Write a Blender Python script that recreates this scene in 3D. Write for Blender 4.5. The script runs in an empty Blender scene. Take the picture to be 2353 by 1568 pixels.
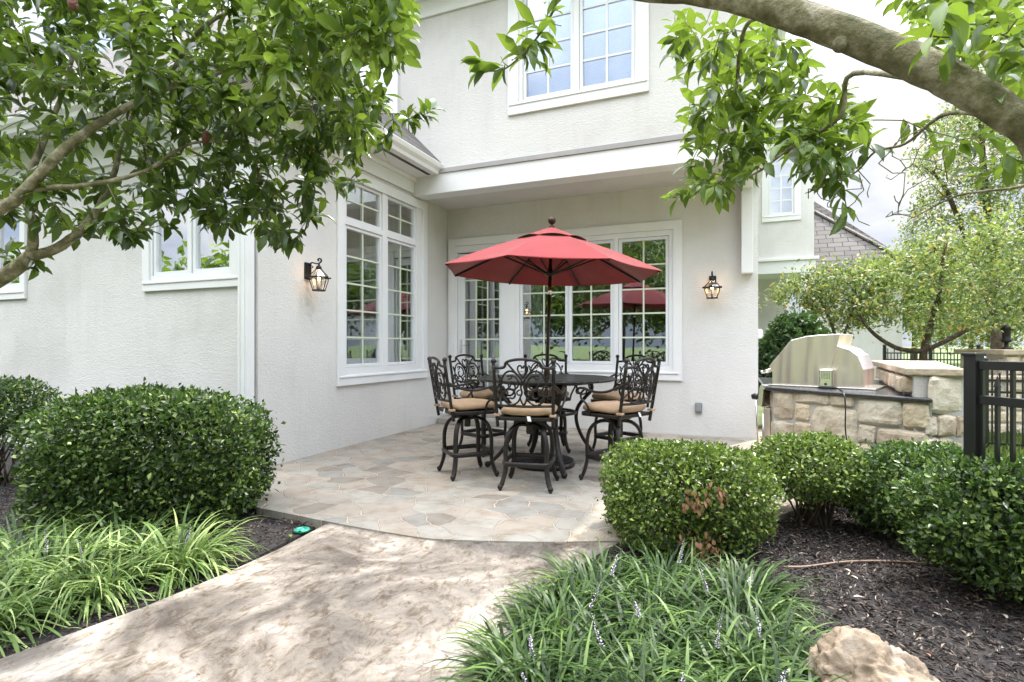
import bpy, math, random
import numpy as np
from mathutils import Vector, Matrix, noise as mnoise
R = math.radians
rnd = random.Random(7)
rng = np.random.default_rng(11)
SC = bpy.context.scene
COL = SC.collection
# ---------------------------------------------------------------- camera, world, sun
EYE = 1.35
YAW = R(22.5)
FX, FY = -math.sin(YAW), math.cos(YAW)          # view direction on the ground
RX, RY = math.cos(YAW), math.sin(YAW)           # to the right of the view
cam = bpy.data.objects.new('camera', bpy.data.cameras.new('camera')); COL.objects.link(cam)
cam.location = (0, 0, EYE); cam.rotation_euler = (R(90), 0, YAW)
cam.data.sensor_width = 36; cam.data.lens = 36*1241/2353; cam.data.shift_y = 11/2353
cam.data.clip_start = 0.05; cam.data.clip_end = 2000
SC.camera = cam
SUN_EL, SUN_AZ = R(60), R(28)                    # azimuth from +Y towards +X
SV = Vector((math.sin(SUN_AZ)*math.cos(SUN_EL), math.cos(SUN_AZ)*math.cos(SUN_EL), math.sin(SUN_EL)))
sun = bpy.data.objects.new('sun', bpy.data.lights.new('sun', 'SUN')); COL.objects.link(sun)
sun.data.energy = 4.2; sun.data.angle = R(0.6); sun.data.color = (1, .95, .87)
sun.rotation_euler = SV.to_track_quat('Z', 'Y').to_euler()
W = bpy.data.worlds.new('World'); SC.world = W; W.use_nodes = True
wn, wl = W.node_tree.nodes, W.node_tree.links
for n in list(wn): wn.remove(n)
wo = wn.new('ShaderNodeOutputWorld'); bg = wn.new('ShaderNodeBackground'); bg.inputs[1].default_value = .15
sky = wn.new('ShaderNodeTexSky'); sky.sky_type = 'NISHITA'; sky.sun_disc = False
sky.sun_elevation = SUN_EL; sky.sun_rotation = SUN_AZ; sky.air_density = 1.0; sky.dust_density = 2.0
tc = wn.new('ShaderNodeTexCoord'); mp = wn.new('ShaderNodeMapping'); mp.inputs['Scale'].default_value = (1, 1, 2.2)
cn = wn.new('ShaderNodeTexNoise'); cn.inputs['Scale'].default_value = 2.3; cn.inputs['Detail'].default_value = 8; cn.inputs['Roughness'].default_value = .55
cr = wn.new('ShaderNodeValToRGB'); cr.color_ramp.elements[0].position = .42; cr.color_ramp.elements[1].position = .58; cr.color_ramp.elements[0].color = (0, 0, 0, 1)
cm = wn.new('ShaderNodeMixRGB'); cm.inputs[2].default_value = (17.4, 17.2, 17.0, 1)
wl.new(tc.outputs['Generated'], mp.inputs[0]); wl.new(mp.outputs[0], cn.inputs['Vector']); wl.new(cn.outputs[0], cr.inputs[0])
wl.new(cr.outputs[0], cm.inputs[0]); hz_ = wn.new('ShaderNodeMixRGB'); hz_.inputs[0].default_value = .7; hz_.inputs[2].default_value = (10.8, 12.6, 15.8, 1); wl.new(sky.outputs[0], hz_.inputs[1]); wl.new(hz_.outputs[0], cm.inputs[1])
sx = wn.new('ShaderNodeSeparateXYZ'); wl.new(tc.outputs['Generated'], sx.inputs[0])
gr_ = wn.new('ShaderNodeMapRange'); gr_.inputs[1].default_value = .36; gr_.inputs[2].default_value = .9; gr_.inputs[3].default_value = .28; gr_.inputs[4].default_value = 2.3; wl.new(sx.outputs[2], gr_.inputs[0])
vm = wn.new('ShaderNodeVectorMath'); vm.operation = 'SCALE'; wl.new(cm.outputs[0], vm.inputs[0]); wl.new(gr_.outputs[0], vm.inputs['Scale']); wl.new(vm.outputs[0], bg.inputs[0]); wl.new(bg.outputs[0], wo.inputs[0])
SC.view_settings.view_transform = 'Standard'; SC.view_settings.look = 'None'
SC.view_settings.gamma = 1; SC.view_settings.use_curve_mapping = False
SC.view_settings.exposure = 0.64
SC.render.engine = 'CYCLES'
SC.cycles.max_bounces = 8; SC.cycles.transparent_max_bounces = 12
SC.cycles.diffuse_bounces = 2

# ---------------------------------------------------------------- coordinates (house axes: X along the facades, Y into depth)
def CP(lat, d, z=0.0): return Vector((d*FX+lat*RX, d*FY+lat*RY, z))
def PD(x, y, d): return CP((x-1176)/1241*d, d, EYE-(y-795)/1241*d)
def G(x, y, z=0.0): return CP((x-1176)/1241*((EYE-z)*1241/(y-795)), (EYE-z)*1241/(y-795), z)
def onY(x, y, Y):
    r = (x-1176)/1241; d = Y/(FY+RY*r); return (d*(FX+RX*r), EYE-(y-795)/1241*d)
def onX(x, y, X):
    r = (x-1176)/1241; d = X/(FX+RX*r); return (d*(FY+RY*r), EYE-(y-795)/1241*d)

# ---------------------------------------------------------------- materials
MATS = {}
def newmat(name):
    m = bpy.data.materials.new(name); m.use_nodes = True; nt = m.node_tree
    for n in list(nt.nodes): nt.nodes.remove(n)
    out = nt.nodes.new('ShaderNodeOutputMaterial'); MATS[name] = m
    return m, nt, out
def N(nt, t, **kw):
    n = nt.nodes.new(t)
    for k, v in kw.items():
        if k in ('inp',):
            for a, b in v.items(): n.inputs[a].default_value = b
        else: setattr(n, k, v)
    return n
def ramp(nt, stops, interp='LINEAR'):
    n = nt.nodes.new('ShaderNodeValToRGB'); e = n.color_ramp.elements; n.color_ramp.interpolation = interp
    while len(e) < len(stops): e.new(.5)
    for i, (p, c) in enumerate(stops):
        e[i].position = p; e[i].color = (c[0], c[1], c[2], 1)
    return n
def simple(name, c, rough=.6, metal=0., var=.12, vs=3., bump=0., bs=60., dist=0., det=5, spec=.5, aniso=None, coat=0):
    """surface with slow colour variation and a fine bump"""
    m, nt, out = newmat(name); L = nt.links
    b = N(nt, 'ShaderNodeBsdfPrincipled', inp={'Roughness': rough, 'Metallic': metal, 'Specular IOR Level': spec, 'Coat Weight': coat})
    g = N(nt, 'ShaderNodeTexCoord')
    n1 = N(nt, 'ShaderNodeTexNoise', inp={'Scale': vs, 'Detail': 6.}); L.new(g.outputs['Object'], n1.inputs['Vector'])
    lo = tuple(max(0, v*(1-var)) for v in c); hi = tuple(min(1, v*(1+var)) for v in c)
    rp = ramp(nt, [(.3, lo), (.7, hi)]); L.new(n1.outputs[0], rp.inputs[0]); L.new(rp.outputs[0], b.inputs['Base Color'])
    if bump > 0:
        n2 = N(nt, 'ShaderNodeTexNoise', inp={'Scale': bs, 'Detail': float(det), 'Distortion': dist}); 
        if aniso:
            mpn = N(nt, 'ShaderNodeMapping', inp={'Scale': aniso}); L.new(g.outputs['Object'], mpn.inputs[0]); L.new(mpn.outputs[0], n2.inputs['Vector'])
        else: L.new(g.outputs['Object'], n2.inputs['Vector'])
        bp = N(nt, 'ShaderNodeBump', inp={'Strength': bump, 'Distance': .01}); L.new(n2.outputs[0], bp.inputs['Height']); L.new(bp.outputs[0], b.inputs['Normal'])
    L.new(b.outputs[0], out.inputs[0]); return m
def leafmat(name, stops, rough=.38, trans=.35, tcol=(.25, .42, .05), spec=.5):
    m, nt, out = newmat(name); L = nt.links
    at = N(nt, 'ShaderNodeAttribute', attribute_name='tone'); rp = ramp(nt, stops); L.new(at.outputs['Fac'], rp.inputs[0])
    b = N(nt, 'ShaderNodeBsdfPrincipled', inp={'Roughness': rough, 'Specular IOR Level': spec}); L.new(rp.outputs[0], b.inputs['Base Color'])
    t = N(nt, 'ShaderNodeBsdfTranslucent'); mx = N(nt, 'ShaderNodeMixRGB', blend_type='MIX', inp={0: .55, 2: (*tcol, 1)}); L.new(rp.outputs[0], mx.inputs[1]); L.new(mx.outputs[0], t.inputs[0])
    ms = N(nt, 'ShaderNodeMixShader', inp={0: trans}); L.new(b.outputs[0], ms.inputs[1]); L.new(t.outputs[0], ms.inputs[2]); L.new(ms.outputs[0], out.inputs[0])
    return m
def glassmat(name, tint=(1, 1, 1), base=.12, edge=.75, rough=0.0):
    m, nt, out = newmat(name); L = nt.links
    lw = N(nt, 'ShaderNodeLayerWeight', inp={0: .35}); mr = N(nt, 'ShaderNodeMapRange', inp={3: base, 4: edge}); L.new(lw.outputs['Facing'], mr.inputs[0])
    tr = N(nt, 'ShaderNodeBsdfTransparent', inp={0: (*tint, 1)}); gl = N(nt, 'ShaderNodeBsdfGlossy', inp={'Roughness': rough, 0: (.95, .97, 1, 1)})
    g = N(nt, 'ShaderNodeTexCoord'); nz = N(nt, 'ShaderNodeTexNoise', inp={'Scale': 1.3, 'Detail': 1.}); bp = N(nt, 'ShaderNodeBump', inp={'Strength': .08, 'Distance': .02})
    L.new(g.outputs['Object'], nz.inputs['Vector']); L.new(nz.outputs[0], bp.inputs['Height']); L.new(bp.outputs[0], gl.inputs['Normal'])
    ms = N(nt, 'ShaderNodeMixShader'); L.new(mr.outputs[0], ms.inputs[0]); L.new(tr.outputs[0], ms.inputs[1]); L.new(gl.outputs[0], ms.inputs[2]); L.new(ms.outputs[0], out.inputs[0])
    return m
def emit(name, c, s):
    m, nt, out = newmat(name); e = N(nt, 'ShaderNodeEmission', inp={0: (*c, 1), 1: s}); nt.links.new(e.outputs[0], out.inputs[0]); return m

def stuccomat():
    m, nt, out = newmat('stucco'); L = nt.links
    b = N(nt, 'ShaderNodeBsdfPrincipled', inp={'Roughness': .85, 'Specular IOR Level': .25}); g = N(nt, 'ShaderNodeTexCoord')
    n1 = N(nt, 'ShaderNodeTexNoise', inp={'Scale': .55, 'Detail': 10., 'Roughness': .62}); L.new(g.outputs['Object'], n1.inputs['Vector'])
    rp = ramp(nt, [(.30, (.60, .582, .55)), (.46, (.685, .667, .635)), (.7, (.74, .722, .69))]); L.new(n1.outputs[0], rp.inputs[0])
    mps = N(nt, 'ShaderNodeMapping', inp={'Scale': (1, 1, .12)}); L.new(g.outputs['Object'], mps.inputs[0]); ns_ = N(nt, 'ShaderNodeTexNoise', inp={'Scale': 4.5, 'Detail': 8., 'Roughness': .6}); L.new(mps.outputs[0], ns_.inputs['Vector'])
    rs_ = ramp(nt, [(.30, (.93, .93, .925)), (.48, (1, 1, 1))]); L.new(ns_.outputs[0], rs_.inputs[0]); mxs = N(nt, 'ShaderNodeMixRGB', blend_type='MULTIPLY', inp={0: .8}); L.new(rp.outputs[0], mxs.inputs[1]); L.new(rs_.outputs[0], mxs.inputs[2]); L.new(mxs.outputs[0], b.inputs['Base Color'])
    n2 = N(nt, 'ShaderNodeTexNoise', inp={'Scale': 15., 'Detail': 5., 'Roughness': .55, 'Distortion': 1.8})
    mpn = N(nt, 'ShaderNodeMapping', inp={'Scale': (1, 1, 2.0)}); L.new(g.outputs['Object'], mpn.inputs[0]); L.new(mpn.outputs[0], n2.inputs['Vector'])
    n3 = N(nt, 'ShaderNodeTexNoise', inp={'Scale': 140., 'Detail': 2.}); L.new(g.outputs['Object'], n3.inputs['Vector'])
    ad = N(nt, 'ShaderNodeMath', operation='MULTIPLY_ADD', inp={1: .18}); L.new(n3.outputs[0], ad.inputs[0]); L.new(n2.outputs[0], ad.inputs[2])
    bp = N(nt, 'ShaderNodeBump', inp={'Strength': .45, 'Distance': .02}); L.new(ad.outputs[0], bp.inputs['Height']); L.new(bp.outputs[0], b.inputs['Normal'])
    L.new(b.outputs[0], out.inputs[0]); return m
def flagmat():
    m, nt, out = newmat('flagstone'); L = nt.links
    b = N(nt, 'ShaderNodeBsdfPrincipled', inp={'Roughness': .7, 'Specular IOR Level': .3}); g = N(nt, 'ShaderNodeTexCoord')
    dn = N(nt, 'ShaderNodeTexNoise', inp={'Scale': 2.2, 'Detail': 3.}); L.new(g.outputs['Object'], dn.inputs['Vector'])
    ma = N(nt, 'ShaderNodeMixRGB', blend_type='ADD', inp={0: .22}); L.new(g.outputs['Object'], ma.inputs[1]); L.new(dn.outputs['Color'], ma.inputs[2])
    mpn = N(nt, 'ShaderNodeMapping', inp={'Scale': (1, 1.25, 1), 'Rotation': (0, 0, .5)}); L.new(ma.outputs[0], mpn.inputs[0])
    v1 = N(nt, 'ShaderNodeTexVoronoi', voronoi_dimensions='2D', feature='DISTANCE_TO_EDGE', inp={'Scale': 3.5}); v2 = N(nt, 'ShaderNodeTexVoronoi', voronoi_dimensions='2D', inp={'Scale': 3.5})
    L.new(mpn.outputs[0], v1.inputs['Vector']); L.new(mpn.outputs[0], v2.inputs['Vector'])
    sp = N(nt, 'ShaderNodeSeparateColor'); L.new(v2.outputs['Color'], sp.inputs[0])
    pal = ramp(nt, [(0, (.36, .32, .265)), (.14, (.35, .325, .275)), (.27, (.40, .345, .28)), (.4, (.29, .27, .235)), (.52, (.37, .315, .25)), (.64, (.38, .35, .295)), (.76, (.27, .235, .19)), (.88, (.385, .35, .295))], 'CONSTANT'); L.new(sp.outputs[0], pal.inputs[0])
    n1 = N(nt, 'ShaderNodeTexNoise', inp={'Scale': 5., 'Detail': 9., 'Roughness': .65}); L.new(g.outputs['Object'], n1.inputs['Vector'])
    nr = ramp(nt, [(.3, (.50, .40, .30)), (.5, (.8, .8, .8)), (.72, (1, 1, 1))]); L.new(n1.outputs[0], nr.inputs[0])
    mm = N(nt, 'ShaderNodeMixRGB', blend_type='MULTIPLY', inp={0: .75}); L.new(pal.outputs[0], mm.inputs[1]); L.new(nr.outputs[0], mm.inputs[2])
    n4 = N(nt, 'ShaderNodeTexNoise', inp={'Scale': 26., 'Detail': 6.}); L.new(g.outputs['Object'], n4.inputs['Vector'])
    ad0 = N(nt, 'ShaderNodeMath', operation='MULTIPLY_ADD', inp={1: .03}); L.new(n4.outputs[0], ad0.inputs[0]); L.new(v1.outputs[0], ad0.inputs[2])
    er = N(nt, 'ShaderNodeMapRange', inp={1: .030, 2: .048}); L.new(ad0.outputs[0], er.inputs[0])
    mj = N(nt, 'ShaderNodeMixRGB', inp={1: (.44, .37, .30, 1)}); L.new(er.outputs[0], mj.inputs[0]); L.new(mm.outputs[0], mj.inputs[2]); 
    L.new(mj.outputs[0], b.inputs['Base Color'])
    ad = N(nt, 'ShaderNodeMath', operation='MULTIPLY_ADD', inp={1: .5}); L.new(n1.outputs[0], ad.inputs[0]); L.new(er.outputs[0], ad.inputs[2])
    bp = N(nt, 'ShaderNodeBump', inp={'Strength': .9, 'Distance': .012}); L.new(ad.outputs[0], bp.inputs['Height']); L.new(bp.outputs[0], b.inputs['Normal'])
    L.new(b.outputs[0], out.inputs[0]); return m
def pathmat():
    m, nt, out = newmat('stamped_concrete'); L = nt.links
    b = N(nt, 'ShaderNodeBsdfPrincipled', inp={'Roughness': .62, 'Specular IOR Level': .35}); g = N(nt, 'ShaderNodeTexCoord')
    n1 = N(nt, 'ShaderNodeTexNoise', inp={'Scale': 1.5, 'Detail': 10., 'Roughness': .68, 'Distortion': .6}); L.new(g.outputs['Object'], n1.inputs['Vector'])
    mpn = N(nt, 'ShaderNodeMapping', inp={'Scale': (1.6, .9, 1), 'Rotation': (0, 0, .7)}); L.new(g.outputs['Object'], mpn.inputs[0])
    n2 = N(nt, 'ShaderNodeTexNoise', inp={'Scale': 9., 'Detail': 12., 'Roughness': .74, 'Distortion': .9}); L.new(mpn.outputs[0], n2.inputs['Vector'])
    r1 = ramp(nt, [(.38, (.075, .062, .052)), (.46, (.14, .12, .10)), (.53, (.22, .192, .162)), (.61, (.36, .325, .28))]); L.new(n1.outputs[0], r1.inputs[0])
    r2 = ramp(nt, [(.38, (.42, .34, .27)), (.45, (.78, .72, .64)), (.49, (1, 1, 1))]); L.new(n2.outputs[0], r2.inputs[0])
    mm = N(nt, 'ShaderNodeMixRGB', blend_type='MULTIPLY', inp={0: .85}); L.new(r1.outputs[0], mm.inputs[1]); L.new(r2.outputs[0], mm.inputs[2])
    n5 = N(nt, 'ShaderNodeTexNoise', inp={'Scale': 13., 'Detail': 12., 'Roughness': .78, 'Distortion': .5}); L.new(mpn.outputs[0], n5.inputs['Vector'])
    r5 = ramp(nt, [(.38, (.45, .37, .31)), (.43, (1, 1, 1)), (.60, (1, 1, 1)), (.68, (1.0, 1.0, 1.0))]); L.new(n5.outputs[0], r5.inputs[0])
    n6 = N(nt, 'ShaderNodeTexNoise', inp={'Scale': 3.1, 'Detail': 6., 'Distortion': 1.2}); L.new(g.outputs['Object'], n6.inputs['Vector']); r6 = ramp(nt, [(.492, (1, 1, 1)), (.5, (.50, .44, .40)), (.508, (1, 1, 1))]); L.new(n6.outputs[0], r6.inputs[0])
    m5 = N(nt, 'ShaderNodeMixRGB', blend_type='MULTIPLY', inp={0: .9}); L.new(mm.outputs[0], m5.inputs[1]); L.new(r5.outputs[0], m5.inputs[2]); m6 = N(nt, 'ShaderNodeMixRGB', blend_type='MULTIPLY', inp={0: .55}); L.new(m5.outputs[0], m6.inputs[1]); L.new(r6.outputs[0], m6.inputs[2])
    L.new(m6.outputs[0], b.inputs['Base Color'])
    bp = N(nt, 'ShaderNodeBump', inp={'Strength': .8, 'Distance': .014}); L.new(n2.outputs[0], bp.inputs['Height']); L.new(bp.outputs[0], b.inputs['Normal'])
    L.new(b.outputs[0], out.inputs[0]); return m
def shinglemat():
    m, nt, out = newmat('shingle'); L = nt.links
    b = N(nt, 'ShaderNodeBsdfPrincipled', inp={'Roughness': .85}); g = N(nt, 'ShaderNodeUVMap')
    br = N(nt, 'ShaderNodeTexBrick', offset=.43, inp={'Color1': (.11, .098, .092, 1), 'Color2': (.155, .14, .13, 1), 'Mortar': (.025, .022, .022, 1), 'Scale': 1., 'Mortar Size': .012, 'Brick Width': .42, 'Row Height': .24, 'Bias': .1})
    L.new(g.outputs[0], br.inputs[0]); L.new(br.outputs[0], b.inputs['Base Color'])
    bp = N(nt, 'ShaderNodeBump', invert=True, inp={'Strength': .9, 'Distance': .03}); L.new(br.outputs['Fac'], bp.inputs['Height']); L.new(bp.outputs[0], b.inputs['Normal'])
    L.new(b.outputs[0], out.inputs[0]); return m
def stonemat(name, c1, c2, c3):
    m, nt, out = newmat(name); L = nt.links
    b = N(nt, 'ShaderNodeBsdfPrincipled', inp={'Roughness': .85, 'Specular IOR Level': .25}); g = N(nt, 'ShaderNodeTexCoord')
    n1 = N(nt, 'ShaderNodeTexNoise', inp={'Scale': 4.5, 'Detail': 9., 'Roughness': .65}); L.new(g.outputs['Object'], n1.inputs['Vector'])
    r1 = ramp(nt, [(.3, c1), (.5, c2), (.7, c3)]); L.new(n1.outputs[0], r1.inputs[0])
    at = N(nt, 'ShaderNodeAttribute', attribute_name='tone'); r2 = ramp(nt, [(0, (.78, .72, .66)), (.5, (1, 1, 1)), (1, (1.0, .93, .82))]); L.new(at.outputs['Fac'], r2.inputs[0])
    mm = N(nt, 'ShaderNodeMixRGB', blend_type='MULTIPLY', inp={0: 1.}); L.new(r1.outputs[0], mm.inputs[1]); L.new(r2.outputs[0], mm.inputs[2]); L.new(mm.outputs[0], b.inputs['Base Color'])
    n2 = N(nt, 'ShaderNodeTexNoise', inp={'Scale': 22., 'Detail': 8., 'Roughness': .6}); L.new(g.outputs['Object'], n2.inputs['Vector'])
    bp = N(nt, 'ShaderNodeBump', inp={'Strength': .7, 'Distance': .02}); L.new(n2.outputs[0], bp.inputs['Height']); L.new(bp.outputs[0], b.inputs['Normal'])
    L.new(b.outputs[0], out.inputs[0]); return m
def barkmat(name, c1, c2, c3, sc=9):
    m, nt, out = newmat(name); L = nt.links
    b = N(nt, 'ShaderNodeBsdfPrincipled', inp={'Roughness': .85, 'Specular IOR Level': .25}); g = N(nt, 'ShaderNodeTexCoord')
    n1 = N(nt, 'ShaderNodeTexNoise', inp={'Scale': float(sc), 'Detail': 10., 'Roughness': .7}); L.new(g.outputs['Object'], n1.inputs['Vector'])
    r1 = ramp(nt, [(.36, c1), (.5, c2), (.62, c3)]); L.new(n1.outputs[0], r1.inputs[0]); L.new(r1.outputs[0], b.inputs['Base Color'])
    n2 = N(nt, 'ShaderNodeTexNoise', inp={'Scale': 55., 'Detail': 8., 'Roughness': .65}); L.new(g.outputs['Object'], n2.inputs['Vector'])
    bp = N(nt, 'ShaderNodeBump', inp={'Strength': .9, 'Distance': .012}); L.new(n2.outputs[0], bp.inputs['Height']); L.new(bp.outputs[0], b.inputs['Normal'])
    L.new(b.outputs[0], out.inputs[0]); return m

M_STUCCO = stuccomat(); M_FLAG = flagmat(); M_PATH = pathmat(); M_SHING = shinglemat()
M_TRIM = simple('white_trim', (.80, .80, .79), .45, var=.03, bump=.08, bs=30)
M_SASH = simple('sash_white', (.78, .79, .80), .4, var=.03)
M_MUNT = simple('pale_muntin', (.66, .70, .56), .5, var=.03)
M_GREY = simple('grey_flashing', (.36, .34, .33), .5, var=.1)
M_DARKSLOT = simple('vent_slot', (.08, .08, .08), .8)
M_GLASS = glassmat('window_glass', (.88, .92, .90), .20, .85)
M_GLASS2 = glassmat('upper_glass', (.92, .95, 1.), .22, .8)
M_GLASS3 = glassmat('mirror_glass', (.7, .75, .85), .62, .95)
M_IRON = simple('cast_iron', (.022, .018, .016), .38, .35, var=.4, vs=20, bump=.25, bs=120)
M_IRON2 = simple('lantern_iron', (.012, .011, .011), .45, .3, bump=.2, bs=100)
M_TABLE = None
M_CUSH = simple('tan_cushion', (.42, .285, .175), .85, var=.12, vs=6, bump=.35, bs=260)
M_TAG = simple('white_tag', (.8, .8, .78), .6)
M_RED = None
M_STEEL = None
M_STEELB = simple('bright_steel', (.80, .77, .72), .22, 1., var=.05)
M_KNOB = simple('black_knob', (.015, .015, .016), .35)
M_GRAN = simple('dark_granite', (.035, .036, .04), .22, var=.5, vs=60, bump=.05)
M_FENCE = simple('black_fence_paint', (.012, .012, .013), .35, var=.2)
M_MORTAR = simple('mortar', (.40, .38, .35), .9, bump=.5, bs=70)
M_STONE = stonemat('buff_stone', (.33, .26, .19), (.50, .44, .35), (.60, .55, .46))
M_CAP = stonemat('cap_stone', (.40, .33, .25), (.52, .46, .37), (.60, .56, .48))
M_ROCK = stonemat('boulder', (.10, .072, .05), (.28, .22, .16), (.50, .45, .375))
M_BARK = barkmat('bark_smooth', (.085, .085, .04), (.185, .165, .095), (.36, .32, .245), 14)
M_BARK2 = barkmat('bark_twig', (.05, .035, .025), (.09, .065, .045), (.14, .11, .08), 12)
M_MULCH = simple('mulch', (.022, .018, .017), .95, var=.6, vs=25, bump=1., bs=70, det=8)
M_CHIP = leafmat('mulch_chips', [(0, (.012, .008, .007)), (.55, (.042, .029, .023)), (.9, (.10, .07, .054)), (.97, (.20, .155, .12)), (1, (.42, .34, .26))], .7, .0)
M_GRASS = simple('lawn', (.11, .15, .05), .9, var=.35, vs=2, bump=.8, bs=50)
M_MAG = leafmat('magnolia_leaf', [(0, (.012, .024, .007)), (.35, (.032, .062, .013)), (.7, (.10, .165, .028)), (1, (.27, .36, .06))], .27, .27, (.30, .46, .04))
M_MAG2 = leafmat('magnolia_leaf_light', [(0, (.018, .036, .009)), (.4, (.055, .10, .018)), (.75, (.13, .21, .034)), (1, (.28, .38, .06))], .30, .34, (.34, .50, .04))
M_HOL = leafmat('holly_leaf', [(0, (.008, .018, .006)), (.4, (.040, .072, .018)), (.75, (.13, .195, .046)), (1, (.30, .38, .10))], .34, .20, (.15, .34, .05), spec=.33)
M_HOLR = leafmat('privet_leaf', [(0, (.012, .026, .007)), (.4, (.080, .125, .024)), (.75, (.21, .285, .055)), (1, (.40, .48, .12))], .34, .24, (.24, .4, .06), spec=.33)
M_DEAD = leafmat('dead_leaf', [(0, (.22, .10, .05)), (1, (.42, .23, .13))], .8, .2, (.4, .2, .1))
M_LIR = leafmat('liriope_blade', [(0, (.012, .03, .008)), (.4, (.05, .095, .022)), (.75, (.15, .235, .06)), (1, (.36, .44, .17))], .45, .25, (.25, .4, .08), spec=.3)
M_LIL = leafmat('lilac_flower', [(0, (.46, .38, .54)), (1, (.68, .60, .74))], .7, .3, (.6, .5, .7))
M_BGL = leafmat('airy_leaf', [(0, (.035, .07, .02)), (.4, (.09, .14, .04)), (.75, (.24, .31, .08)), (.95, (.46, .42, .10)), (1, (.6, .28, .08))], .5, .34, (.35, .48, .1))
M_BGD = leafmat('dark_bg_leaf', [(0, (.02, .05, .015)), (1, (.07, .13, .03))], .4, .25, (.15, .3, .05))
M_ROOM = simple('room_wall', (.22, .19, .16), .9)
M_FLOOR = simple('room_floor', (.12, .07, .04), .5)
M_CURT = simple('curtain', (.42, .42, .43), .9)
M_BLIND = simple('blind', (.86, .88, .90), .7)
M_CAPG = simple('green_plastic', (.02, .30, .20), .4)

def redmat():
    m, nt, out = newmat('red_canvas'); L = nt.links
    g = N(nt, 'ShaderNodeTexCoord'); n1 = N(nt, 'ShaderNodeTexNoise', inp={'Scale': 4., 'Detail': 5.}); L.new(g.outputs['Object'], n1.inputs['Vector'])
    r1 = ramp(nt, [(.3, (.26, .012, .015)), (.7, (.34, .022, .026))]); L.new(n1.outputs[0], r1.inputs[0])
    b = N(nt, 'ShaderNodeBsdfPrincipled', inp={'Roughness': .85, 'Specular IOR Level': .2, 'Sheen Weight': .3}); L.new(r1.outputs[0], b.inputs['Base Color'])
    n2 = N(nt, 'ShaderNodeTexNoise', inp={'Scale': 300., 'Detail': 2.}); L.new(g.outputs['Object'], n2.inputs['Vector']); bp = N(nt, 'ShaderNodeBump', inp={'Strength': .2, 'Distance': .003}); L.new(n2.outputs[0], bp.inputs['Height']); L.new(bp.outputs[0], b.inputs['Normal'])
    t = N(nt, 'ShaderNodeBsdfTranslucent', inp={0: (.5, .03, .035, 1)}); ms = N(nt, 'ShaderNodeMixShader', inp={0: .07}); L.new(b.outputs[0], ms.inputs[1]); L.new(t.outputs[0], ms.inputs[2]); L.new(ms.outputs[0], out.inputs[0])
    return m
M_RED = redmat()
def steelmat():
    m, nt, out = newmat('brushed_steel'); L = nt.links; g = N(nt, 'ShaderNodeTexCoord')
    b = N(nt, 'ShaderNodeBsdfPrincipled', inp={'Roughness': .38, 'Metallic': 1., 'Base Color': (.92, .81, .76, 1), 'Anisotropic': .5})
    mpn = N(nt, 'ShaderNodeMapping', inp={'Scale': (40, 40, 1.5)}); n2 = N(nt, 'ShaderNodeTexNoise', inp={'Scale': 4., 'Detail': 4.}); L.new(g.outputs['Object'], mpn.inputs[0]); L.new(mpn.outputs[0], n2.inputs['Vector'])
    bp = N(nt, 'ShaderNodeBump', inp={'Strength': .12, 'Distance': .004}); L.new(n2.outputs[0], bp.inputs['Height'])
    mp3 = N(nt, 'ShaderNodeMapping', inp={'Scale': (5, 5, .5)}); L.new(g.outputs['Object'], mp3.inputs[0]); n3 = N(nt, 'ShaderNodeTexNoise', inp={'Scale': 1.6, 'Detail': 1.}); L.new(mp3.outputs[0], n3.inputs['Vector']); bp2 = N(nt, 'ShaderNodeBump', inp={'Strength': .8, 'Distance': .06}); L.new(n3.outputs[0], bp2.inputs['Height']); L.new(bp.outputs[0], bp2.inputs['Normal']); L.new(bp2.outputs[0], b.inputs['Normal'])
    L.new(b.outputs[0], out.inputs[0]); return m
M_STEEL = steelmat()
def tablemat():
    m, nt, out = newmat('cast_table_top'); L = nt.links; g = N(nt, 'ShaderNodeTexCoord')
    b = N(nt, 'ShaderNodeBsdfPrincipled', inp={'Roughness': .33, 'Metallic': .35, 'Base Color': (.03, .026, .025, 1)})
    v = N(nt, 'ShaderNodeTexVoronoi', feature='SMOOTH_F1', inp={'Scale': 26.}); n1 = N(nt, 'ShaderNodeTexNoise', inp={'Scale': 9., 'Distortion': 3.}); L.new(g.outputs['Object'], v.inputs['Vector']); L.new(g.outputs['Object'], n1.inputs['Vector'])
    ad = N(nt, 'ShaderNodeMath', operation='ADD'); L.new(v.outputs[0], ad.inputs[0]); L.new(n1.outputs[0], ad.inputs[1])
    bp = N(nt, 'ShaderNodeBump', inp={'Strength': .9, 'Distance': .012}); L.new(ad.outputs[0], bp.inputs['Height']); L.new(bp.outputs[0], b.inputs['Normal']); L.new(b.outputs[0], out.inputs[0]); return m
M_TABLE = tablemat()

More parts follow.
